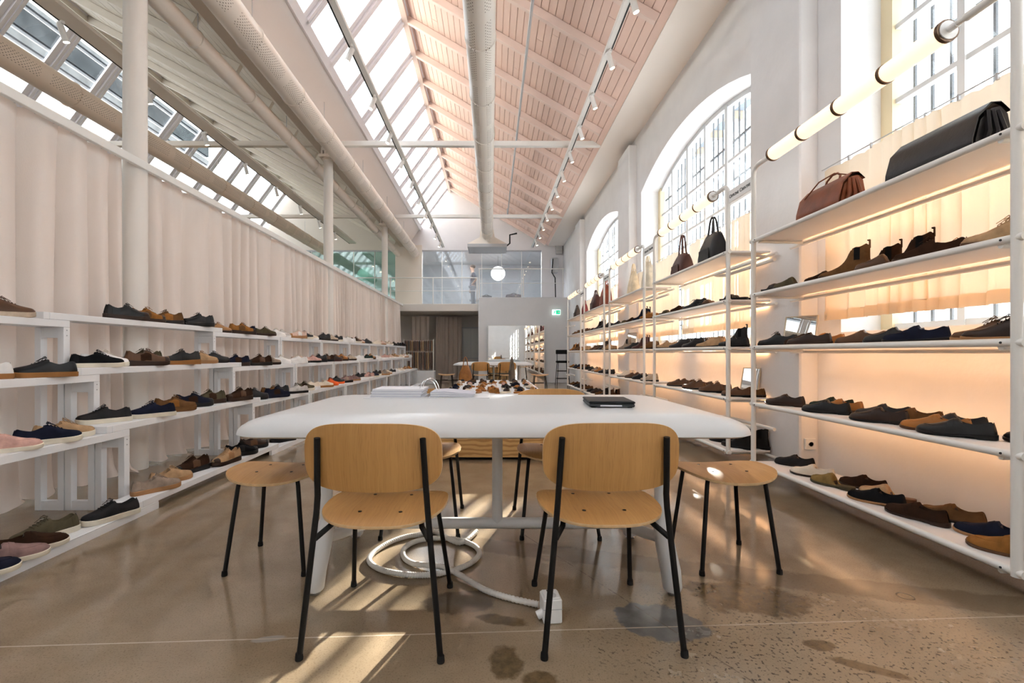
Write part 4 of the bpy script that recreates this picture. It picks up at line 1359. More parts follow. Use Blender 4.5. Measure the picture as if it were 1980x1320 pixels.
# ------------------------------------------------------------------ person in the office
def skin_mesh(name, verts, edges, radii, m, parent, sub=2):
    me = bpy.data.meshes.new(name)
    me.from_pydata(verts, edges, [])
    me.materials.append(m)
    o = bpy.data.objects.new(name, me)
    C.objects.link(o)
    o.parent = parent
    md = o.modifiers.new('skin', 'SKIN')
    md.use_smooth_shade = True
    for i, r in enumerate(radii):
        me.skin_vertices[0].data[i].radius = r if isinstance(r, tuple) else (r, r)
    me.skin_vertices[0].data[0].use_root = True
    s_ = o.modifiers.new('sub', 'SUBSURF')
    s_.levels = s_.render_levels = sub
    return o
pn = thing('person', 'person in dark t-shirt and grey trousers standing with hand on hip behind the glass', 'person', (-0.74, 18.15, 2.76), R(-80))
SKIN = mat('skin', (0.42, 0.26, 0.18), 0.6)
V = [(0, 0, 0.98), (0, 0, 1.15), (0, 0.01, 1.38), (0, 0.0, 1.49), (0, -0.015, 1.60), (0, -0.025, 1.68), (0, -0.01, 1.76),
     (0.10, 0, 0.92), (0.105, -0.02, 0.50), (0.11, 0.01, 0.08), (0.115, -0.14, 0.03),
     (-0.10, 0, 0.92), (-0.105, 0.03, 0.50), (-0.11, 0.06, 0.08), (-0.115, -0.09, 0.03),
     (0.17, 0.01, 1.40), (0.30, 0.10, 1.17), (0.17, -0.02, 1.02), (0.12, -0.06, 1.00),
     (-0.17, 0.01, 1.40), (-0.22, 0.03, 1.12), (-0.21, -0.06, 0.88), (-0.205, -0.08, 0.78)]
E = [(0, 1), (1, 2), (2, 3), (3, 4), (4, 5), (5, 6), (0, 7), (7, 8), (8, 9), (9, 10), (0, 11), (11, 12), (12, 13), (13, 14), (2, 15), (15, 16), (16, 17), (17, 18), (2, 19), (19, 20), (20, 21), (21, 22)]
RD = [(0.14, 0.10), (0.13, 0.095), (0.15, 0.10), 0.055, (0.072, 0.085), (0.08, 0.098), (0.05, 0.06), 0.085, 0.058, 0.042, 0.035, 0.085, 0.058, 0.042, 0.035, 0.055, 0.04, 0.03, 0.025, 0.055, 0.04, 0.032, 0.026]
skin_mesh('body', V, E, RD, SKIN, pn)
skin_mesh('t_shirt', [(0, 0, 1.20), (0, 0, 0.90), (0, 0.01, 1.38), (0.17, 0.01, 1.40), (0.27, 0.08, 1.23), (-0.17, 0.01, 1.40), (-0.21, 0.03, 1.20), (0, 0.0, 1.44)],
          [(0, 1), (0, 2), (2, 3), (3, 4), (2, 5), (5, 6), (2, 7)], [(0.175, 0.135), (0.19, 0.15), (0.19, 0.135), 0.078, 0.062, 0.07, 0.062, (0.09, 0.08)], mat('dark_tee', (0.07, 0.07, 0.08), 0.9), pn)
skin_mesh('trousers', [(0, 0, 1.02), (0.10, 0, 0.88), (0.105, -0.02, 0.5), (0.11, 0.01, 0.10), (-0.10, 0, 0.88), (-0.105, 0.03, 0.5), (-0.11, 0.06, 0.10)],
          [(0, 1), (1, 2), (2, 3), (0, 4), (4, 5), (5, 6)], [(0.15, 0.115), 0.105, 0.085, 0.07, 0.105, 0.085, 0.07], mat('grey_trousers', (0.12, 0.125, 0.14), 0.9), pn)
hr = MB()
hr.lathe([(0.001, -0.035), (0.06, -0.045), (0.096, -0.01), (0.10, 0.04), (0.075, 0.085), (0.035, 0.105), (0.001, 0.108)], 14, c=(0, 0.005, 1.69))
hr.build('hair', mat('dark_hair', (0.02, 0.014, 0.01), 0.8), pn, smooth=80)
fc = MB()
fc.lathe([(0.001, -0.02), (0.012, -0.012), (0.012, 0.0), (0.006, 0.025), (0.001, 0.03)], 8, c=(0, -0.115, 1.645))
for sx in (-1, 1):
    fc.lathe([(0.001, -0.03), (0.014, -0.02), (0.016, 0.015), (0.001, 0.03)], 8, c=(0.083 * sx, -0.01, 1.65))
fc.build('nose_and_ears', SKIN, pn, smooth=80)
MB().box(-0.04, -0.02, -0.113, -0.105, 1.668, 1.676).box(0.02, 0.04, -0.113, -0.105, 1.668, 1.676).box(-0.022, 0.022, -0.110, -0.10, 1.60, 1.607).build('eyes_and_mouth', mat('dark_hair'), pn)
fg = MB()
for k in range(4):
    for (bx, by, bz, dx) in ((0.13, -0.05, 1.005, -0.045), (-0.205, -0.075, 0.77, 0.0)):
        ln = (0.075, 0.085, 0.08, 0.062)[k]
        o_ = 0.016 * (k - 1.5)
        if dx:
            fg.tube([(bx, by, bz + o_), (bx - 0.04, by - 0.035, bz + o_), (bx - ln, by - 0.045, bz + o_)], 0.0085, 6)
        else:
            fg.tube([(bx, by + o_, bz), (bx + 0.004, by + o_ - 0.005, bz - ln * 0.6), (bx + 0.012, by + o_, bz - ln)], 0.0085, 6)
fg.tube([(-0.2, -0.10, 0.81), (-0.19, -0.125, 0.77), (-0.185, -0.125, 0.74)], 0.0095, 6).tube([(0.15, -0.03, 1.03), (0.12, -0.01, 1.06), (0.09, 0.0, 1.07)], 0.0095, 6)
fg.build('fingers', SKIN, pn, smooth=80)

# ------------------------------------------------------------------ shoes
def tab(t_, T):
    if t_ <= T[0][0]:
        return T[0][1]
    for (a, va), (b, vb) in zip(T, T[1:]):
        if t_ <= b:
            q = (t_ - a) / (b - a)
            q = q * q * (3 - 2 * q) if False else q
            return va + (vb - va) * q
    return T[-1][1]
WROUND = [(0, .003), (.008, .012), (.025, .021), (.06, .027), (.13, .0315), (.28, .0325), (.42, .034), (.56, .040), (.68, .0445), (.78, .0445), (.86, .041), (.92, .034), (.96, .026), (.985, .016), (1, .003)]
WPOINT = [(0, .003), (.008, .011), (.025, .020), (.06, .026), (.13, .030), (.28, .0305), (.42, .031), (.56, .037), (.66, .041), (.75, .041), (.83, .036), (.90, .028), (.95, .021), (.98, .013), (1, .003)]
KINDS = {
    'sneaker': dict(L=.290, W=WROUND, H=[(0, .068), (.05, .072), (.18, .058), (.30, .050), (.40, .062), (.46, .084), (.52, .080), (.62, .065), (.75, .048), (.87, .039), (.95, .031), (1, .014)], op=(.012, .445), sole='flat', zs=.027, laces=(.50, .70, 5)),
    'trainer': dict(L=.295, W=WROUND, H=[(0, .078), (.05, .081), (.18, .064), (.30, .057), (.40, .070), (.45, .092), (.52, .086), (.62, .068), (.75, .051), (.87, .042), (.95, .034), (1, .016)], op=(.012, .43), sole='wedge', zs=.030, laces=(.49, .70, 6)),
    'loafer': dict(L=.285, W=WROUND, H=[(0, .062), (.05, .064), (.18, .053), (.30, .049), (.39, .058), (.44, .084), (.50, .080), (.60, .064), (.75, .047), (.87, .039), (.95, .031), (1, .011)], op=(.012, .425), sole='heel', zs=.012, strap=True),
    'slipon': dict(L=.285, W=WROUND, H=[(0, .062), (.05, .064), (.18, .055), (.30, .052), (.39, .062), (.44, .080), (.52, .074), (.62, .060), (.75, .046), (.87, .038), (.95, .030), (1, .012)], op=(.012, .415), sole='flat', zs=.020, strap=True),
    'derby': dict(L=.300, W=WPOINT, H=[(0, .067), (.05, .069), (.18, .057), (.30, .055), (.40, .068), (.45, .090), (.52, .084), (.60, .067), (.72, .049), (.85, .039), (.94, .030), (1, .010)], op=(.012, .425), sole='heel', zs=.013, laces=(.49, .61, 4)),
    'boot': dict(L=.295, W=WPOINT, H=[(0, .172), (.05, .174), (.20, .160), (.33, .168), (.40, .150), (.46, .104), (.52, .078), (.60, .060), (.72, .044), (.85, .035), (.94, .027), (1, .010)], op=(.012, .37), sole='heel', zs=.014, tabs=True),
    'chukka': dict(L=.295, W=WROUND, H=[(0, .098), (.05, .100), (.20, .086), (.33, .094), (.42, .102), (.47, .088), (.54, .070), (.62, .056), (.74, .043), (.86, .035), (.95, .027), (1, .010)], op=(.012, .41), sole='heel', zs=.013, laces=(.50, .60, 3)),
    'mule': dict(L=.275, W=WROUND, H=[(0, .003), (.2, .003), (.36, .005), (.42, .038), (.47, .076), (.54, .074), (.64, .060), (.76, .046), (.87, .038), (.95, .031), (1, .012)], op=(.0, .43), sole='heel', zs=.014, strap=True),
    'sandal': dict(L=.265, W=WROUND, H=[(0, .003), (.45, .004), (.50, .040), (.58, .050), (.68, .044), (.74, .036), (.80, .004), (1, .003)], op=(.0, .47), sole='flat', zs=.024, strap=True),
}
SHOE = {}
def shoe_meshes(kind):
    P = KINDS[kind]
    L, Wt, Ht, (o0, o1), zs = P['L'], P['W'], P['H'], P['op'], P['zs']
    heel = P['sole'] == 'heel'
    def zb(t):
        if heel:
            return zs + 0.012 * max(0, 1 - t / .5) + 0.008 * max(0, (t - .8) / .2) ** 2
        if P['sole'] == 'wedge':
            return zs + 0.012 * max(0, 1 - t / .6) + 0.010 * max(0, (t - .78) / .22) ** 2
        return zs + 0.006 * max(0, (t - .82) / .18) ** 2
    ts = [0, .008, .02, .04, .07, .11, .16, .22, .28, .34, .385, .42, .45, .49, .54, .60, .66, .72, .78, .84, .89, .93, .96, .98, .993, 1]
    NS = 22
    ss = [-1 + 2 * k / NS for k in range(NS + 1)]
    def bend(t):
        return 0.010 * max(0, t - .35) ** 2 / .42
    def P3(t, s):
        w, h, z0 = tab(t, Wt), tab(t, Ht), zb(t)
        q = abs(s)
        sg = 1 if s >= 0 else -1
        a = q * PI / 2
        cx, cz = sg * w * math.sin(a) ** 0.85, h * max(0, math.cos(a)) ** 0.62
        if kind == 'boot' and t < .5:
            sh = min(1, max(0, (h - .07) / .07))
            cx *= 1 - 0.22 * sh * (1 - q)
        fo = 1.0
        if o0 < t < o1:
            fo = 1 - min(1, (t - o0) / .035) * min(1, (o1 - t) / .04)
        elif t <= o0 and o0 > 0:
            fo = 1.0
        else:
            fo = 1.0 if t >= o1 else 0.0
        if fo < 1:
            if q > .45:
                k = (1 - q) / .55
                ox = sg * w * (1 - 0.26 * k ** 1.4)
                oz = h * k ** 0.9
            else:
                r = q / .45
                ox = sg * max(0.001, w * 0.74 - .004) * r ** 0.8
                oz = 0.003 + (h - 0.003) * r ** 6
            cx, cz = ox + (cx - ox) * fo, oz + (cz - oz) * fo
        fwd = 0.055 * L * min(1.0, cz / 0.075) ** 1.5 * max(0.0, 1 - t / .22)
        return Vector((cx + bend(t), (t - .5) * L + fwd, z0 - 0.003 + cz))
    n1 = NS + 1
    vs = [P3(t, s) for t in ts for s in ss]
    up, li = [], []
    for i in range(len(ts) - 1):
        for j in range(NS):
            f = (i * n1 + j, i * n1 + j + 1, (i + 1) * n1 + j + 1, (i + 1) * n1 + j)
            tm = (ts[i] + ts[i + 1]) / 2
            sm = abs((ss[j] + ss[j + 1]) / 2)
            (li if (o0 < tm < o1 - .01 and sm < .40) else up).append(f)
    def sub(faces, name):
        used = sorted({i for f in faces for i in f})
        mp = {k: n for n, k in enumerate(used)}
        return MB().add([vs[k] for k in used], [tuple(mp[k] for k in f) for f in faces]).mesh(name, 70, recalc=False)
    out = {'upper': sub(up, 'upper'), 'lining': sub(li, 'lining')}
    # sole
    off = 0.0035 if P['sole'] != 'heel' else 0.003
    def outline(scale=1.0, extra=0.0):
        right = [(tab(t, Wt) + (extra if 0 < t < 1 else 0.0), t) for t in ts]
        pts = [(w + bend(t), (t - .5) * (L + 2 * extra) , t) for w, t in right]
        pts += [(-w + bend(t), (t - .5) * (L + 2 * extra), t) for w, t in right[::-1]]
        return pts
    m_ = MB()
    if not heel:
        oo = outline(1, off)
        spring = lambda t: (0.010 if P['sole'] == 'wedge' else 0.006) * max(0, (t - .82) / .18) ** 2
        m_.loft([[(x * .97, y * .985, spring(t)) for x, y, t in oo], [(x, y, 0.005 + spring(t)) for x, y, t in oo], [(x, y, zb(t) + 0.001) for x, y, t in oo], [(x * .94, y * .97, zb(t) + 0.003) for x, y, t in oo]])
    else:
        oo = outline(1, off)
        lift = lambda t: 0.012 * min(1, max(0, (t - .26) / .02)) * max(0, 1 - max(0, t - .28) / .25) + 0.007 * max(0, (t - .8) / .2) ** 2
        m_.loft([[(x * .96, y * .985, lift(t)) for x, y, t in oo], [(x, y, lift(t) + 0.003) for x, y, t in oo], [(x, y, zb(t) + 0.001) for x, y, t in oo], [(x * .95, y * .98, zb(t) + 0.002) for x, y, t in oo]])
    out['sole'] = m_.mesh('sole', 40)
    if P.get('laces'):
        a, b, n = P['laces']
        l_ = MB()
        for k in range(n):
            t = a + (b - a) * k / (n - 1)
            l_.tube([P3(t + .012 * (1 if k % 2 else -1) * s, s) + Vector((0, 0, .0025)) for s in (-.34, -.2, -.08, .08, .2, .34)], 0.0022, 5)
        p = P3(a - .02, 0) + Vector((0, 0, .006))
        for sg in (-1, 1):
            l_.tube([p, p + Vector((sg * .014, .008, .010)), p + Vector((sg * .030, .018, -.002)), p + Vector((sg * .022, .022, -.006)), p + Vector((sg * .006, .008, .002))], 0.0019, 5)
            l_.tube([p, p + Vector((sg * .016, .022, -.002)), p + Vector((sg * .022, .045, -.020))], 0.0017, 5)
        out['laces'] = l_.mesh('laces', 70)
    if P.get('strap'):
        rows = []
        t0, t1 = (.50, .58) if kind != 'sandal' else (.52, .72)
        for t in (t0, t0 + .004, t1 - .004, t1):
            rows.append([P3(t, s) + Vector((math.sin(s * 1.5) * .0022, 0, .0022 * math.cos(s * 1.3) if t in (t0 + .004, t1 - .004) else 0.0)) for s in [-.92 + 1.84 * k / 14 for k in range(15)]])
        out['strap'] = MB().loft(rows, False, False).mesh('strap', 70)
        rows = []
        sm = []
        for s in [-.62 + 1.24 * k / 16 for k in range(17)]:
            tt = .60 + .30 * math.cos(s / .62 * PI / 2) ** .7
            sm.append(P3(tt, s) + Vector((0, 0, .0012)))
        if kind != 'sandal':
            out['apron_seam'] = MB().tube(sm, 0.0014, 5).mesh('apron_seam', 70)
    def overlay(t0, t1, s0, s1, both, name, nt=5, ns=6):
        mm = MB()
        for sg in ((-1, 1) if both else (1,)):
            rows = []
            for i in range(nt + 1):
                t = t0 + (t1 - t0) * i / nt
                row = []
                for j in range(ns + 1):
                    s = s0 + (s1 - s0) * j / ns
                    e = 0.0 if i in (0, nt) or j in (0, ns) else 1.0
                    p = P3(t, sg * s)
                    row.append(p + Vector((sg * .0022 * e, (-.002 if t < .1 else .002 if t > .9 else 0) * e, .0016 * e * (1 - s))))
                rows.append(row)
            mm.loft(rows, False, False)
        out[name] = mm.mesh(name, 70)
    if kind == 'trainer':
        overlay(.004, .17, .50, .97, True, 'heel_counter')
        overlay(.33, .56, .52, .97, True, 'side_panel', 6)
        overlay(.86, .985, .15, .97, True, 'toe_guard', 5, 8)
    if kind in ('sneaker', 'derby', 'chukka'):
        overlay(.004, .15, .50, .97, True, 'heel_counter')
    if kind == 'derby':
        overlay(.80, .98, .1, .97, True, 'toe_cap', 5, 8)
    if P.get('tabs'):
        c = P3(.012, 0)
        out['pull_tab'] = MB().box(c.x - .009, c.x + .009, c.y - .004, c.y + .002, c.z - .03, c.z + .022, .001).box(c.x - .009, c.x + .009, c.y + .002, c.y + .010, c.z + .014, c.z + .022, .001).mesh('pull_tab')
        g = []
        for sg in (-1, 1):
            g.append(MB().loft([[P3(t, sg * q) + Vector((sg * .0015, 0, 0)) for q in (.75, .68, .6, .53, .47)] for t in (.20, .235, .27, .31)], False, False))
        mm = MB()
        for q in g:
            mm.add(q.v, q.f)
        out['elastic_gusset'] = mm.mesh('elastic_gusset', 70)
    for me in out.values():
        if not me.materials:
            me.materials.append(None)
    return out
for k_ in KINDS:
    SHOE[k_] = shoe_meshes(k_)

COL = {  # name: (colour, roughness, suede)
    'black': ((.007, .007, .008), .38, 0), 'black suede': ((.009, .009, .010), .85, 1), 'navy': ((.010, .012, .025), .75, 1), 'dark grey': ((.022, .021, .022), .6, 1), 'charcoal': ((.014, .0135, .014), .45, 0),
    'dark brown': ((.026, .012, .007), .42, 0), 'dark brown suede': ((.033, .016, .009), .9, 1), 'brown': ((.095, .042, .018), .45, 0), 'brown suede': ((.14, .068, .028), .9, 1), 'tan': ((.34, .175, .075), .6, 0),
    'tan suede': ((.42, .27, .15), .9, 1), 'orange-brown': ((.36, .135, .025), .45, 0), 'cognac suede': ((.27, .115, .03), .9, 1), 'taupe': ((.30, .23, .18), .9, 1), 'olive': ((.085, .07, .042), .8, 1),
    'olive-tan suede': ((.24, .155, .055), .9, 1), 'white': ((.80, .78, .76), .5, 0), 'cream': ((.72, .62, .50), .55, 0), 'beige': ((.52, .42, .32), .7, 1), 'pink': ((.58, .35, .30), .85, 1), 'mauve': ((.27, .17, .155), .9, 1),
    'blush': ((.66, .48, .40), .7, 1), 'orange': ((.80, .12, .015), .5, 0), 'dark green': ((.02, .032, .026), .7, 1), 'grey': ((.24, .23, .22), .8, 1), 'burgundy': ((.06, .016, .014), .4, 0), 'light grey': ((.55, .52, .50), .7, 1),
    'gum': ((.30, .13, .035), .6, 0), 'ivory': ((.72, .66, .54), .6, 0)}
def shoe_mat(c):
    col, r, su = COL[c]
    return mat('shoe_' + c.replace(' ', '_'), col, r, var=0.22 if su else 0.12, vscale=22 if su else 9, bump=0.35 if su else 0.12, bscale=300 if su else 90, bdist=0.001, spec=0.08 if su else 0.3)
WORD = {'sneaker': 'lace-up sneaker', 'trainer': 'running trainer', 'loafer': 'loafer', 'slipon': 'slip-on', 'derby': 'lace-up derby', 'boot': 'ankle boot', 'chukka': 'chukka boot', 'mule': 'mule', 'sandal': 'strap sandal'}
SHOE_COUNT = [0]
PANEL_OF = {'black': 'charcoal', 'navy': 'dark brown suede', 'charcoal': 'black', 'brown suede': 'cognac suede', 'cognac suede': 'brown suede', 'brown': 'dark brown suede', 'dark brown suede': 'brown', 'olive': 'dark brown suede', 'tan suede': 'tan', 'tan': 'tan suede',
            'blush': 'white', 'pink': 'mauve', 'mauve': 'taupe', 'taupe': 'grey', 'beige': 'cream', 'orange-brown': 'brown', 'black suede': 'dark grey', 'dark brown': 'brown'}
def shoe(kind, c, x, y, z, heading, label, group, sole=None, lining=None, lace=None, sc_=1.0):
    """heading: direction of the toe, degrees, 0 = +X, 90 = away from the camera"""
    t = thing('shoe', label, 'shoe', (x, y, z + 0.0008), R(heading - 90), group)
    t.scale = (sc_, sc_, sc_)
    M = SHOE[kind]
    SHOE_COUNT[0] += 1
    um = shoe_mat(c)
    dk = {'black': 'black', 'white': 'white'}
    sm = shoe_mat(sole or ('black' if kind not in ('sneaker',) else 'ivory'))
    for k, me in M.items():
        m = um
        if k == 'sole':
            m = sm
        elif k == 'lining':
            m = shoe_mat(lining or ('beige' if c in ('white', 'cream', 'tan', 'blush', 'pink', 'beige') else 'dark brown'))
        elif k == 'laces':
            m = shoe_mat(lace or ('ivory' if c in ('white', 'cream', 'blush') else c))
        elif k == 'side_panel':
            m = shoe_mat(PANEL_OF.get(c, 'dark brown'))
        elif k in ('toe_guard',):
            m = sm if sole not in ('ivory', 'white', 'orange') else um
        elif k == 'elastic_gusset':
            m = shoe_mat('black suede')
        put(k, me, m, t, own=True)
    return t

def seg_gap(a, b):
    """smallest distance between the centre lines of two shoe footprints, and which way b lies from a"""
    best = (9, 0, 0)
    for p in a:
        for q in b:
            d = math.hypot(q[0] - p[0], q[1] - p[1])
            if d < best[0]:
                best = (d, q[0] - p[0], q[1] - p[1])
    return best
def settle(rows, need=0.103, it=140):
    """rows: dicts x,y,hd,L,xr,yr; nudge shoes apart so that no two stand inside one another"""
    def line(r):
        c, s_ = math.cos(R(r['hd'])), math.sin(R(r['hd']))
        h = r['L'] / 2 - 0.045
        return [(r['x'] + c * h * k / 4, r['y'] + s_ * h * k / 4) for k in range(-4, 5)]
    for n in range(it):
        moved = False
        rows.sort(key=lambda r: r['y'])
        for i in range(len(rows)):
            for j in range(i + 1, min(len(rows), i + 5)):
                a, b = rows[i], rows[j]
                if b['y'] - a['y'] > 0.45:
                    break
                d, dx, dy = seg_gap(line(a), line(b))
                if d < need:
                    m_ = (need - d) * 0.5 + 0.002
                    a['y'] -= m_
                    b['y'] += m_
                    sx = 0.8 * m_ * (1 if b['x'] >= a['x'] else -1)
                    a['x'] -= sx
                    b['x'] += sx
                    moved = True
        for r in rows:
            r['x'] = min(max(r['x'], r['xr'][0]), r['xr'][1])
            r['y'] = min(max(r['y'], r['yr'][0]), r['yr'][1])
        if not moved:
            break
    rows.sort(key=lambda r: r['y'])
    return rows

# ---- left: stepped benches.  (image x of the shoe's middle, toe: heading in degrees, kind, colour, sole, x-offset)
RT, LT = 56, 236
LEFT = {
 0: [(18, RT, 'sneaker', 'brown', 'beige', 0), (245, RT, 'trainer', 'black', 'dark brown', .02), (283, RT + 12, 'trainer', 'cognac suede', 'dark brown', -.04), (332, LT, 'trainer', 'brown suede', 'black', -.05), (366, LT + 8, 'trainer', 'black', 'black', .02),
     (418, RT, 'sneaker', 'tan', 'dark brown', -.03), (440, RT, 'trainer', 'cognac suede', 'dark brown', .02), (480, LT, 'trainer', 'navy', 'dark brown', -.03), (502, RT, 'sneaker', 'olive', 'dark brown', .02), (532, RT, 'sneaker', 'white', 'white', .0), (550, RT, 'sneaker', 'light grey', 'white', -.04),
     (566, LT, 'trainer', 'blush', 'tan', .02), (588, RT, 'trainer', 'black', 'ivory', 0), (604, RT, 'sneaker', 'cream', 'white', -.04), (618, LT, 'trainer', 'black', 'black', .02), (640, RT, 'sneaker', 'beige', 'dark brown', 0), (655, LT, 'trainer', 'black', 'ivory', -.04), (664, RT, 'sneaker', 'white', 'white', .02),
     (676, LT, 'sneaker', 'white', 'white', 0), (688, RT, 'trainer', 'brown', 'ivory', .02), (697, RT, 'sneaker', 'blush', 'tan', -.03), (706, RT, 'sneaker', 'black', 'black', .02), (728, LT, 'sneaker', 'cream', 'ivory', 0), (738, RT, 'sneaker', 'blush', 'tan', .02), (752, RT, 'trainer', 'beige', 'white', 0), (761, RT, 'sneaker', 'dark brown', 'black', .02), (770, LT, 'sneaker', 'black', 'black', 0), (779, RT, 'trainer', 'navy', 'black', .02)],
 1: [(38, LT - 6, 'sneaker', 'white', 'gum', -.05), (88, LT, 'sneaker', 'black', 'gum', .03), (188, RT, 'sneaker', 'black suede', 'ivory', .02), (222, RT + 8, 'sneaker', 'white', 'ivory', -.05), (258, RT, 'trainer', 'brown', 'dark brown', -.04), (318, LT, 'trainer', 'charcoal', 'gum', .03), (298, LT + 14, 'trainer', 'olive', 'black', -.05),
     (388, RT, 'sneaker', 'tan suede', 'tan', .02), (412, RT, 'sneaker', 'black', 'black', -.04), (466, LT, 'trainer', 'navy', 'dark brown', -.03), (487, LT, 'trainer', 'dark brown suede', 'black', .02), (520, RT, 'sneaker', 'taupe', 'dark brown', .0), (548, RT, 'sneaker', 'white', 'white', -.04), (566, LT, 'sneaker', 'white', 'white', .02), (584, RT, 'sneaker', 'blush', 'black', -.02),
     (600, RT, 'sneaker', 'pink', 'black', .02), (616, LT, 'trainer', 'black', 'black', .02), (634, LT, 'trainer', 'dark brown suede', 'black', .0), (645, RT, 'sneaker', 'dark brown', 'burgundy', .02), (660, RT, 'trainer', 'orange-brown', 'dark brown', 0), (676, RT, 'sneaker', 'beige', 'dark brown', .02), (698, LT, 'sneaker', 'white', 'white', -.02), (706, LT, 'sneaker', 'dark green', 'white', .02), (716, RT, 'trainer', 'tan', 'brown', .02), (727, RT, 'sneaker', 'white', 'white', 0),
     (744, LT, 'sneaker', 'pink', 'white', .0), (754, RT, 'sneaker', 'blush', 'white', .02), (764, RT, 'trainer', 'tan', 'white', 0), (774, RT, 'sneaker', 'cream', 'white', .02), (783, RT, 'trainer', 'blush', 'tan', 0), (791, LT, 'sneaker', 'white', 'white', .02)],
 2: [(8, RT, 'slipon', 'pink', 'ivory', .02), (92, RT, 'sneaker', 'navy', 'ivory', .03), (140, RT + 5, 'sneaker', 'tan suede', 'ivory', -.03), (236, LT - 8, 'sneaker', 'dark grey', 'ivory', .0), (270, LT, 'sneaker', 'navy', 'ivory', .03), (338, RT, 'trainer', 'brown suede', 'brown suede', .02), (375, RT, 'trainer', 'navy', 'black', -.04), (422, LT, 'trainer', 'olive', 'dark brown', -.04),
     (442, LT + 20, 'trainer', 'dark brown suede', 'dark brown', .02), (496, RT, 'trainer', 'black', 'black', -.03), (514, RT, 'trainer', 'navy', 'navy', .02), (528, RT, 'trainer', 'brown suede', 'dark brown', -.03), (548, LT, 'trainer', 'black', 'ivory', -.02), (563, LT, 'sneaker', 'light grey', 'black', .02), (588, RT, 'trainer', 'olive', 'ivory', .0), (606, LT, 'sneaker', 'cream', 'white', -.03), (622, RT, 'sneaker', 'cream', 'gum', .02),
     (638, RT, 'sneaker', 'orange', 'orange', .02), (650, RT, 'trainer', 'black', 'orange', -.04), (668, LT, 'trainer', 'mauve', 'black', .02), (684, RT, 'sneaker', 'mauve', 'tan', 0), (698, LT, 'trainer', 'black', 'white', -.03), (705, LT, 'trainer', 'pink', 'white', .02), (714, RT, 'sneaker', 'black', 'ivory', .0), (722, RT, 'sneaker', 'navy', 'ivory', .03), (732, LT, 'trainer', 'black', 'ivory', -.02), (738, RT, 'trainer', 'taupe', 'tan', .02), (748, RT, 'sneaker', 'cream', 'tan', 0),
     (757, LT, 'sneaker', 'black', 'white', .02), (765, RT, 'sneaker', 'white', 'white', 0), (775, RT, 'sneaker', 'cream', 'white', .02), (783, LT, 'trainer', 'tan', 'white', 0), (790, RT, 'sneaker', 'orange-brown', 'white', .02)],
 3: [(-45, RT - 4, 'slipon', 'navy', 'ivory', .03), (18, RT - 6, 'slipon', 'mauve', 'ivory', .02), (62, RT - 6, 'slipon', 'dark brown suede', 'ivory', -.03), (196, LT + 14, 'sneaker', 'olive', 'ivory', -.05), (224, LT + 10, 'sneaker', 'dark grey', 'ivory', .03), (302, RT, 'sneaker', 'taupe', 'tan', .03), (330, RT + 6, 'sneaker', 'tan suede', 'tan', -.03), (392, LT + 18, 'trainer', 'dark brown suede', 'black', -.04),
     (414, LT + 24, 'trainer', 'tan suede', 'dark brown', .02), (466, RT, 'trainer', 'black suede', 'black', .02), (490, RT + 8, 'trainer', 'dark brown', 'black', -.03), (548, LT, 'trainer', 'black', 'black', 0)],
}
TIERNAME = ['top white tier', 'second white tier', 'third white tier', 'white floor tray']
for ti, lst in LEFT.items():
    z, x0, x1 = TIERS[ti]
    rows = []
    for (px, hd, kind, c, sl, off) in lst:
        X = (x0 + x1) / 2 + off * 0.9
        y = at_x(px, X)
        zone = (1.7, 2.71) if y < 2.80 else (3.03, 4.62) if y < 4.70 else (4.94, 14.9)
        rows.append(dict(x=X, y=y, hd=hd + rnd.uniform(-4, 4), L=KINDS[kind]['L'], xr=(x0 + 0.045, x1 - 0.035), yr=zone, kind=kind, c=c, sl=sl, z=z + (0.045 if zone[0] == 3.03 else 0.0)))
    for k, r in enumerate(settle(rows)):
        lb = '%s %s, %s from the near end on the %s' % (r['c'], WORD[r['kind']], ORD[k], TIERNAME[ti])
        shoe(r['kind'], r['c'], r['x'], r['y'], r['z'], r['hd'], lb, 'shoes on the white tiers', sole=r['sl'])

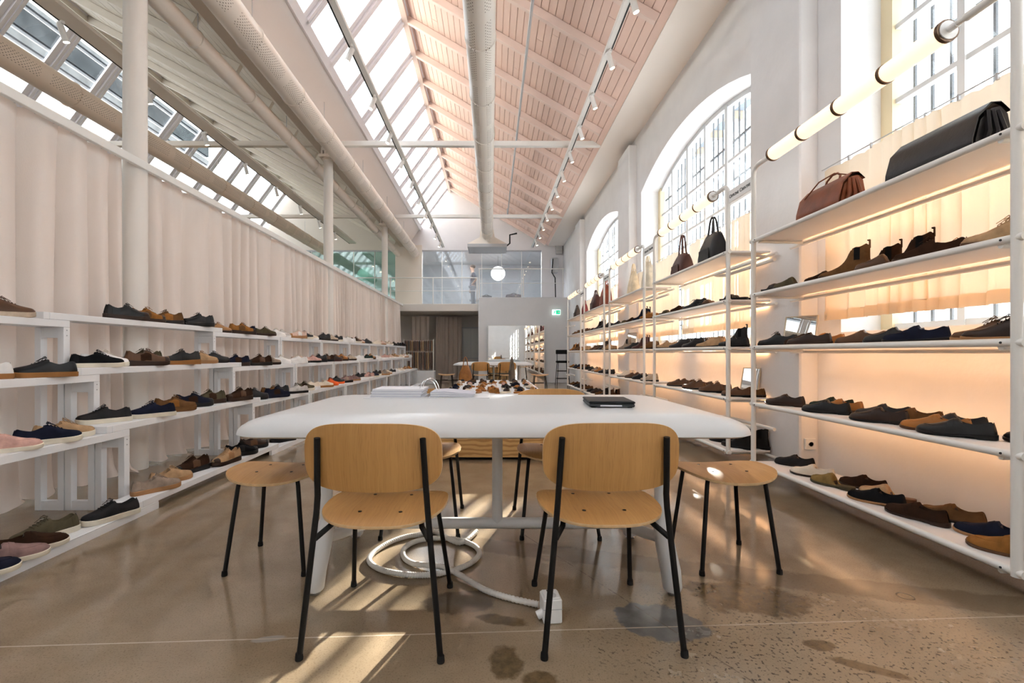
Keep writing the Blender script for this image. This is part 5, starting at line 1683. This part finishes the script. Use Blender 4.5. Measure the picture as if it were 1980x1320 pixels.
# ---- right: pipe shelving, nearest bays by eye, farther bays filled in the same browns
RL, RR = 124, -41
RIGHT = {
 3: [(1423, RL, 'sandal', 'black', 'black', .0), (1436, RL, 'sandal', 'black', 'black', -.05), (1462, RL, 'sandal', 'dark brown', 'black', .02), (1478, RL, 'sandal', 'dark brown', 'black', -.06), (1500, RL, 'mule', 'cream', 'ivory', .0), (1548, RL, 'mule', 'olive', 'black', -.04), (1575, RL, 'mule', 'dark brown suede', 'black', .02),
     (1655, RL, 'boot', 'brown suede', 'dark brown', .02), (1636, RL, 'boot', 'dark brown suede', 'dark brown', .09), (1712, RL, 'boot', 'dark brown suede', 'black', .08), (1736, RL, 'mule', 'brown', 'brown', -.05), (1772, RL, 'derby', 'orange-brown', 'tan', .07), (1800, RL, 'derby', 'dark brown suede', 'dark brown', -.02), (1905, RL, 'derby', 'navy', 'tan', .05), (1945, RL, 'derby', 'tan suede', 'brown', -.03)],
 2: [(1432, RL, 'derby', 'black', 'black', -.02), (1470, RL, 'derby', 'black', 'black', .03), (1532, RL, 'loafer', 'orange-brown', 'orange-brown', .06), (1553, RL, 'mule', 'dark brown suede', 'dark brown', -.02), (1582, RL, 'mule', 'tan suede', 'brown', .06), (1612, RL, 'loafer', 'dark brown', 'dark brown', -.02), (1655, RL, 'loafer', 'brown', 'dark brown', .08), (1690, RL, 'loafer', 'orange-brown', 'brown', .09),
     (1722, RL, 'loafer', 'charcoal', 'black', -.02), (1800, RL, 'loafer', 'navy', 'black', .0), (1850, RL, 'loafer', 'black', 'black', .09), (1915, RL, 'derby', 'brown', 'tan', .05), (1962, RL, 'derby', 'dark brown', 'tan', -.03)],
 1: [(1450, RL, 'loafer', 'brown', 'black', -.02), (1474, RL, 'loafer', 'brown suede', 'dark brown', .08), (1552, RL, 'loafer', 'dark brown', 'dark brown', -.02), (1582, RL, 'loafer', 'dark green', 'olive', .09), (1602, RL, 'loafer', 'orange-brown', 'brown', .06), (1630, RL, 'loafer', 'black', 'black', -.03), (1664, RL, 'loafer', 'charcoal', 'black', .08), (1726, RL, 'loafer', 'dark brown', 'black', -.01),
     (1762, RL, 'loafer', 'brown suede', 'dark brown', .10), (1806, RL, 'loafer', 'charcoal', 'black', .07), (1842, RL, 'loafer', 'orange-brown', 'brown', -.03), (1938, RL, 'loafer', 'charcoal', 'black', .0), (1990, RL, 'loafer', 'black', 'black', .09)],
 0: [(1440, RL, 'boot', 'black', 'black', -.02), (1472, RL, 'boot', 'black', 'black', .08), (1536, RL, 'loafer', 'dark grey', 'black', .05), (1570, RL, 'loafer', 'cream', 'dark brown', -.03), (1632, RL - 15, 'mule', 'olive-tan suede', 'olive', -.02), (1668, RL - 12, 'loafer', 'dark brown suede', 'dark brown', .08), (1684, RL, 'mule', 'tan suede', 'brown', .06), (1714, RL - 5, 'loafer', 'black suede', 'tan', -.04),
     (1776, RL - 16, 'loafer', 'dark brown suede', 'dark brown', -.04), (1812, RL - 14, 'loafer', 'brown suede', 'dark brown', .07), (1915, RL - 4, 'loafer', 'navy', 'tan', .05), (1968, RL - 4, 'loafer', 'cognac suede', 'brown', -.05)],
}
FILL = ['brown', 'dark brown', 'brown suede', 'cognac suede', 'dark brown suede', 'tan suede', 'orange-brown', 'black', 'navy', 'olive', 'taupe', 'charcoal', 'burgundy', 'brown', 'brown suede']
rf = random.Random(5)
for si in (3, 2, 1, 0):
    z = SZ[si]
    rows = {b: [] for b in range(5)}
    for (px, hd, kind, c, sl, off) in RIGHT[si]:
        X = (2.335 if si < 2 else 2.275) + off
        y = at_x(px, X)
        b = min(range(5), key=lambda q: abs(UY[q] + UL / 2 - y))
        y = min(max(y, UY[b] + 0.08), UY[b] + UL - 0.08)
        rows[b].append((y, X, hd, kind, c, sl))
    for b in range(1, 5):
        have = [r[0] for r in rows[b]] + ([4.30, 4.45] if (si, b) == (1, 1) else [7.98, 8.12] if (si, b) == (2, 2) else [])
        y = UY[b] + 0.16
        fam = {3: ['derby', 'boot', 'chukka', 'mule', 'sandal', 'loafer'], 2: ['derby', 'loafer', 'chukka', 'derby', 'boot'], 1: ['loafer', 'derby', 'chukka', 'loafer'], 0: ['loafer', 'mule', 'loafer', 'boot']}[si]
        while y < UY[b] + UL - 0.12:
            kind = rf.choice(fam)
            c = rf.choice(FILL) if not (si == 1 and b == 2) else rf.choice(['cream', 'tan suede', 'brown', 'beige', 'black'])
            for dx, dy in ((-.06, 0.0), (.06, 0.11)):
                if all(abs(y + dy - h) > 0.16 for h in have) and y + dy < UY[b] + UL - 0.1:
                    rows[b].append((y + dy, (2.345 if si < 2 else 2.29) + dx, RL + rf.uniform(-6, 6), kind, c, None))
                if rf.random() < .22:
                    break
            y += rf.uniform(.34, .44)
    for b in range(5):
        rr_ = [dict(x=X, y=y, hd=hd + rf.uniform(-3, 3), L=KINDS[kind]['L'], xr=(2.275, 2.46), yr=(UY[b] + 0.13, UY[b] + UL - 0.13), kind=kind, c=c, sl=sl) for (y, X, hd, kind, c, sl) in rows[b]]
        for k, r in enumerate(settle(rr_)):
            lb = '%s %s, %s from near end of %s shelf, %s pipe bay' % (r['c'], WORD[r['kind']], ORD[k], SN[si], BAYN[b])
            shoe(r['kind'], r['c'], r['x'], r['y'], z, r['hd'], lb, 'shoes on the pipe shelving', sole=r['sl'])

# ---- sandals on the low platform
rs = random.Random(21)
PC = ['black', 'navy', 'cream', 'white', 'blush', 'tan', 'orange-brown', 'brown', 'dark brown', 'beige', 'charcoal', 'cognac suede', 'pink']
row = 0
y = 7.2
while y < 9.9:
    n = 7
    for k in range(n):
        x = -0.62 + 1.30 * k / (n - 1) + rs.uniform(-.03, .03)
        kind = rs.choice(['sandal', 'mule', 'sandal', 'loafer', 'sandal'])
        c = rs.choice(PC if row < 6 else ['black', 'navy', 'dark brown', 'brown', 'charcoal'])
        lb = '%s %s on the plywood platform, %s along its %s row from the front' % (c, WORD[kind], ORD[k], ORD[row])
        shoe(kind, c, x, y + rs.uniform(-.03, .03), 0.405, rs.choice([60, 80, 100, 120, 90]), lb, 'sandals on the plywood platform', sole=rs.choice(['black', 'tan', 'ivory', 'orange-brown']))
    y += 0.42
    row += 1

# ------------------------------------------------------------------ bags
def leather(name, col, rough=.4):
    return mat(name, col, rough, var=0.3, vscale=7, bump=0.3, bscale=45, bdist=0.004, spec=0.3)
def satchel(label, loc, L, hgt, dep, col, hand=True, rz=0.0):
    """long side along Y, flap falling towards -X"""
    t = thing('leather_satchel', label, 'bag', loc, rz, 'leather bags on the top shelf')
    m = leather('satchel_leather_%d' % int(col[0] * 1000), col)
    h = L / 2
    prof = [(-dep / 2, 0), (dep / 2, 0), (dep * .55, hgt * .35), (dep * .42, hgt * .8), (dep * .2, hgt * .95), (-dep * .05, hgt * .93), (-dep * .38, hgt * .7), (-dep * .52, hgt * .3)]
    rings = []
    for q in range(9):
        y = -h + L * q / 8
        e = 1 - 0.06 * abs(2 * q / 8 - 1) ** 3
        rings.append([(x * e, y, z * e + 0.004 * math.sin(q * 2.1 + x * 30)) for x, z in prof])
    MB().loft(rings).build('body', m, t, smooth=50)
    fl = [(dep * .45, hgt * .84), (dep * .2, hgt * 1.0), (-dep * .08, hgt * .985), (-dep * .44, hgt * .72), (-dep * .60, hgt * .30), (-dep * .62, hgt * .06)]
    rr_ = []
    for q in range(9):
        y = -h * 1.01 + L * 1.02 * q / 8
        rr_.append([(x, y, z) for x, z in fl] + [(x + .005, y, z - .004) for x, z in fl[::-1]])
    MB().loft(rr_).build('flap', m, t, smooth=60)
    for s in (-1, 1):
        g = MB()
        for k in range(3):
            xx = dep * (-.3 + .28 * k)
            g.tube([(xx, s * h * 1.0, .01), (xx * .8, s * (h + .018), hgt * .4), (xx * .5, s * h * .985, hgt * .82)], 0.012, 6)
        g.build('gusset_fold', m, t)
    if hand:
        MB().tube([(0.01, -h * .35, hgt * .97), (0.02, -h * .33, hgt * 1.12), (0.03, -h * .15, hgt * 1.24), (0.03, h * .1, hgt * 1.25), (0.02, h * .28, hgt * 1.12), (0.01, h * .30, hgt * .97)], 0.007, 8).build('handle', m, t)
        MB().tube([(dep * .3, -h * .95, hgt * .9), (-dep * .1, -h * .3, hgt * 1.18), (-dep * .3, h * .2, hgt * 1.08), (-dep * .45, h * .75, hgt * .72)], 0.0045, 6).build('strap', m, t)
    return t
def tote(label, loc, L, hgt, dep, col, hh=.2, rz=0.0, slump=0.0, pointed=False, group='leather bags on the top shelf', nm='tote_bag'):
    t = thing(nm, label, 'bag', loc, rz, group)
    m = leather('tote_leather_%d_%d' % (int(col[0] * 1000), int(col[1] * 1000)), col, .42)
    rings = []
    N = 24
    for q in range(9):
        v = q / 8
        a = L / 2 * (1 - .14 * v - (0.35 * v * v if pointed else 0) + .05 * math.sin(v * PI))
        b = dep / 2 * (1 - .74 * v ** 1.8 + .06 * math.sin(v * PI))
        ring = []
        for k in range(N):
            an = 2 * PI * k / N
            c, s = math.cos(an), math.sin(an)
            x = b * math.copysign(abs(c) ** .45, c) * (1 + .10 * math.sin(5 * an + v * 4))
            y = a * math.copysign(abs(s) ** .45, s) * (1 + .04 * math.sin(3 * an + v * 5))
            ring.append((x + slump * v * v, y, hgt * v * (1 + .05 * math.cos(2 * an) * v)))
        rings.append(ring)
    MB().loft(rings).build('body', m, t, smooth=70)
    for s in (-1, 1):
        x0 = s * dep * .12
        pth = [(x0 * 2 + slump * .6, -L * .22, hgt * .78), (x0 + slump, -L * .18, hgt * 1.0), (x0 * .6 + slump, -L * .10, hgt + hh * .75), (x0 * .4 + slump, 0, hgt + hh), (x0 * .6 + slump, L * .10, hgt + hh * .75), (x0 + slump, L * .18, hgt * 1.0), (x0 * 2 + slump * .6, L * .22, hgt * .78)]
        MB().tube([Vector(p) for p in catmull([Vector(p) for p in pth], 4)], 0.009, 8).build('handle', m, t)
    if not pointed:
        MB().box(-dep * .52, -dep * .50, -L * .30, L * .30, hgt * .12, hgt * .50, .004).build('pocket', m, t)
        MB().tube([(slump, -L * .42, hgt * .99), (slump, 0, hgt * 1.03), (slump, L * .42, hgt * .99)], 0.006, 6).build('zip', DARK, t)
    return t
ZS = SZ[4] + 0.001
satchel('russet brown leather satchel with carry handle on the nearest top shelf', (2.33, 3.13, ZS), .40, .235, .16, (.20, .055, .022))
satchel('large black leather satchel on the nearest top shelf', (2.35, 2.36, ZS), .46, .245, .17, (.010, .0085, .010), hand=False)
tote('big black leather carry-all with strap on the second top shelf', (2.33, 4.78, ZS), .36, .30, .20, (.009, .008, .010), .19)
tote('burgundy leather tote with tall handles on the second top shelf', (2.32, 5.52, ZS), .34, .25, .19, (.07, .022, .016), .24)
tote('tall pale cream tote leaning on the third top shelf', (2.36, 7.55, ZS), .36, .40, .14, (.72, .60, .42), .14, pointed=True)
tote('round pale cream bag beside the upright on the third top shelf', (2.36, 6.85, ZS), .36, .42, .13, (.74, .66, .52), .10, pointed=True)
tote('dark burgundy rounded bag on the fourth top shelf', (2.33, 10.15, ZS), .40, .36, .20, (.055, .016, .014), .10)
tote('bright russet leather tote on the fourth top shelf', (2.33, 9.25, ZS), .40, .44, .20, (.26, .05, .018), .14)
tote('small russet bag at the near end of the farthest top shelf', (2.33, 11.35, ZS), .30, .28, .16, (.20, .02, .018), .10)
tote('dark brown bag at the far end of the farthest top shelf', (2.33, 12.35, ZS), .34, .30, .16, (.05, .03, .022), .06)
tote('tan leather shopper with long handles standing on the platform end', (-0.58, 10.2, 0.405), .30, .34, .14, (.32, .13, .035), .20, rz=R(80), pointed=True, group='bags on the platform')
tote('grey-brown narrow bag standing on the platform end', (0.46, 10.2, 0.405), .30, .48, .12, (.12, .09, .065), .06, rz=R(5), group='bags on the platform')
for i, (x, y, L_, h_, c, lb) in enumerate([(0.90, 18.3, .70, .40, (.03, .025, .028), 'large dark duffel bag on the office floor behind the glass'), (-0.2, 18.4, .5, .36, (.05, .05, .05), 'dark grey bag beside the person in the office'),
                                          (1.62, 18.5, .4, .22, (.04, .04, .045), 'flat black bag near the office corner')]):
    tote(lb, (x, y, 2.976 if x > -.45 else 2.76), L_, h_, .3, c, .06, rz=R(90), group='bags in the office')

# ------------------------------------------------------------------ small mirrors on the shelves
def small_mirror(label, loc, w, h, rz):
    t = thing('shoe_mirror', label, 'mirror', loc, rz, 'small slanted shoe mirrors')
    ln = R(14)
    def P(u, v, n):
        return (u, v * math.sin(ln) + n * math.cos(ln), v * math.cos(ln) - n * math.sin(ln) + .004)
    def slab(u0, u1, v0, v1, n0, n1):
        return MB().loft([[P(u0, v0, n0), P(u1, v0, n0), P(u1, v1, n0), P(u0, v1, n0)], [P(u0, v0, n1), P(u1, v0, n1), P(u1, v1, n1), P(u0, v1, n1)]])
    slab(-w / 2, w / 2, 0, h, 0.0, 0.004).build('glass', MIRROR, t)
    fr = MB()
    for a in ((-w / 2 - .008, -w / 2, 0, h), (w / 2, w / 2 + .008, 0, h), (-w / 2 - .008, w / 2 + .008, h, h + .008), (-w / 2 - .008, w / 2 + .008, -.004, 0)):
        q = slab(a[0], a[1], a[2], a[3], -.004, .012)
        fr.add(q.v, q.f)
    fr.build('frame', mat('champagne_frame', (.62, .52, .40), .35, .6), t)
    MB().tube([P(0, h * .75, .01), (0, h * .75 * math.sin(ln) + .09, .004)], .004, 6).build('prop', GREYP, t)
    return t
small_mirror('small slanted mirror on the middle shelf beside black shoes', (2.44, 3.62, SZ[2] + .001), .22, .235, R(-58))
small_mirror('small slanted mirror on the second shelf behind brown loafers', (2.47, 4.38, SZ[1] + .001), .16, .26, R(-62))
small_mirror('small distant mirror on the middle shelf of the third bay', (2.45, 8.05, SZ[2] + .001), .20, .30, R(-58))
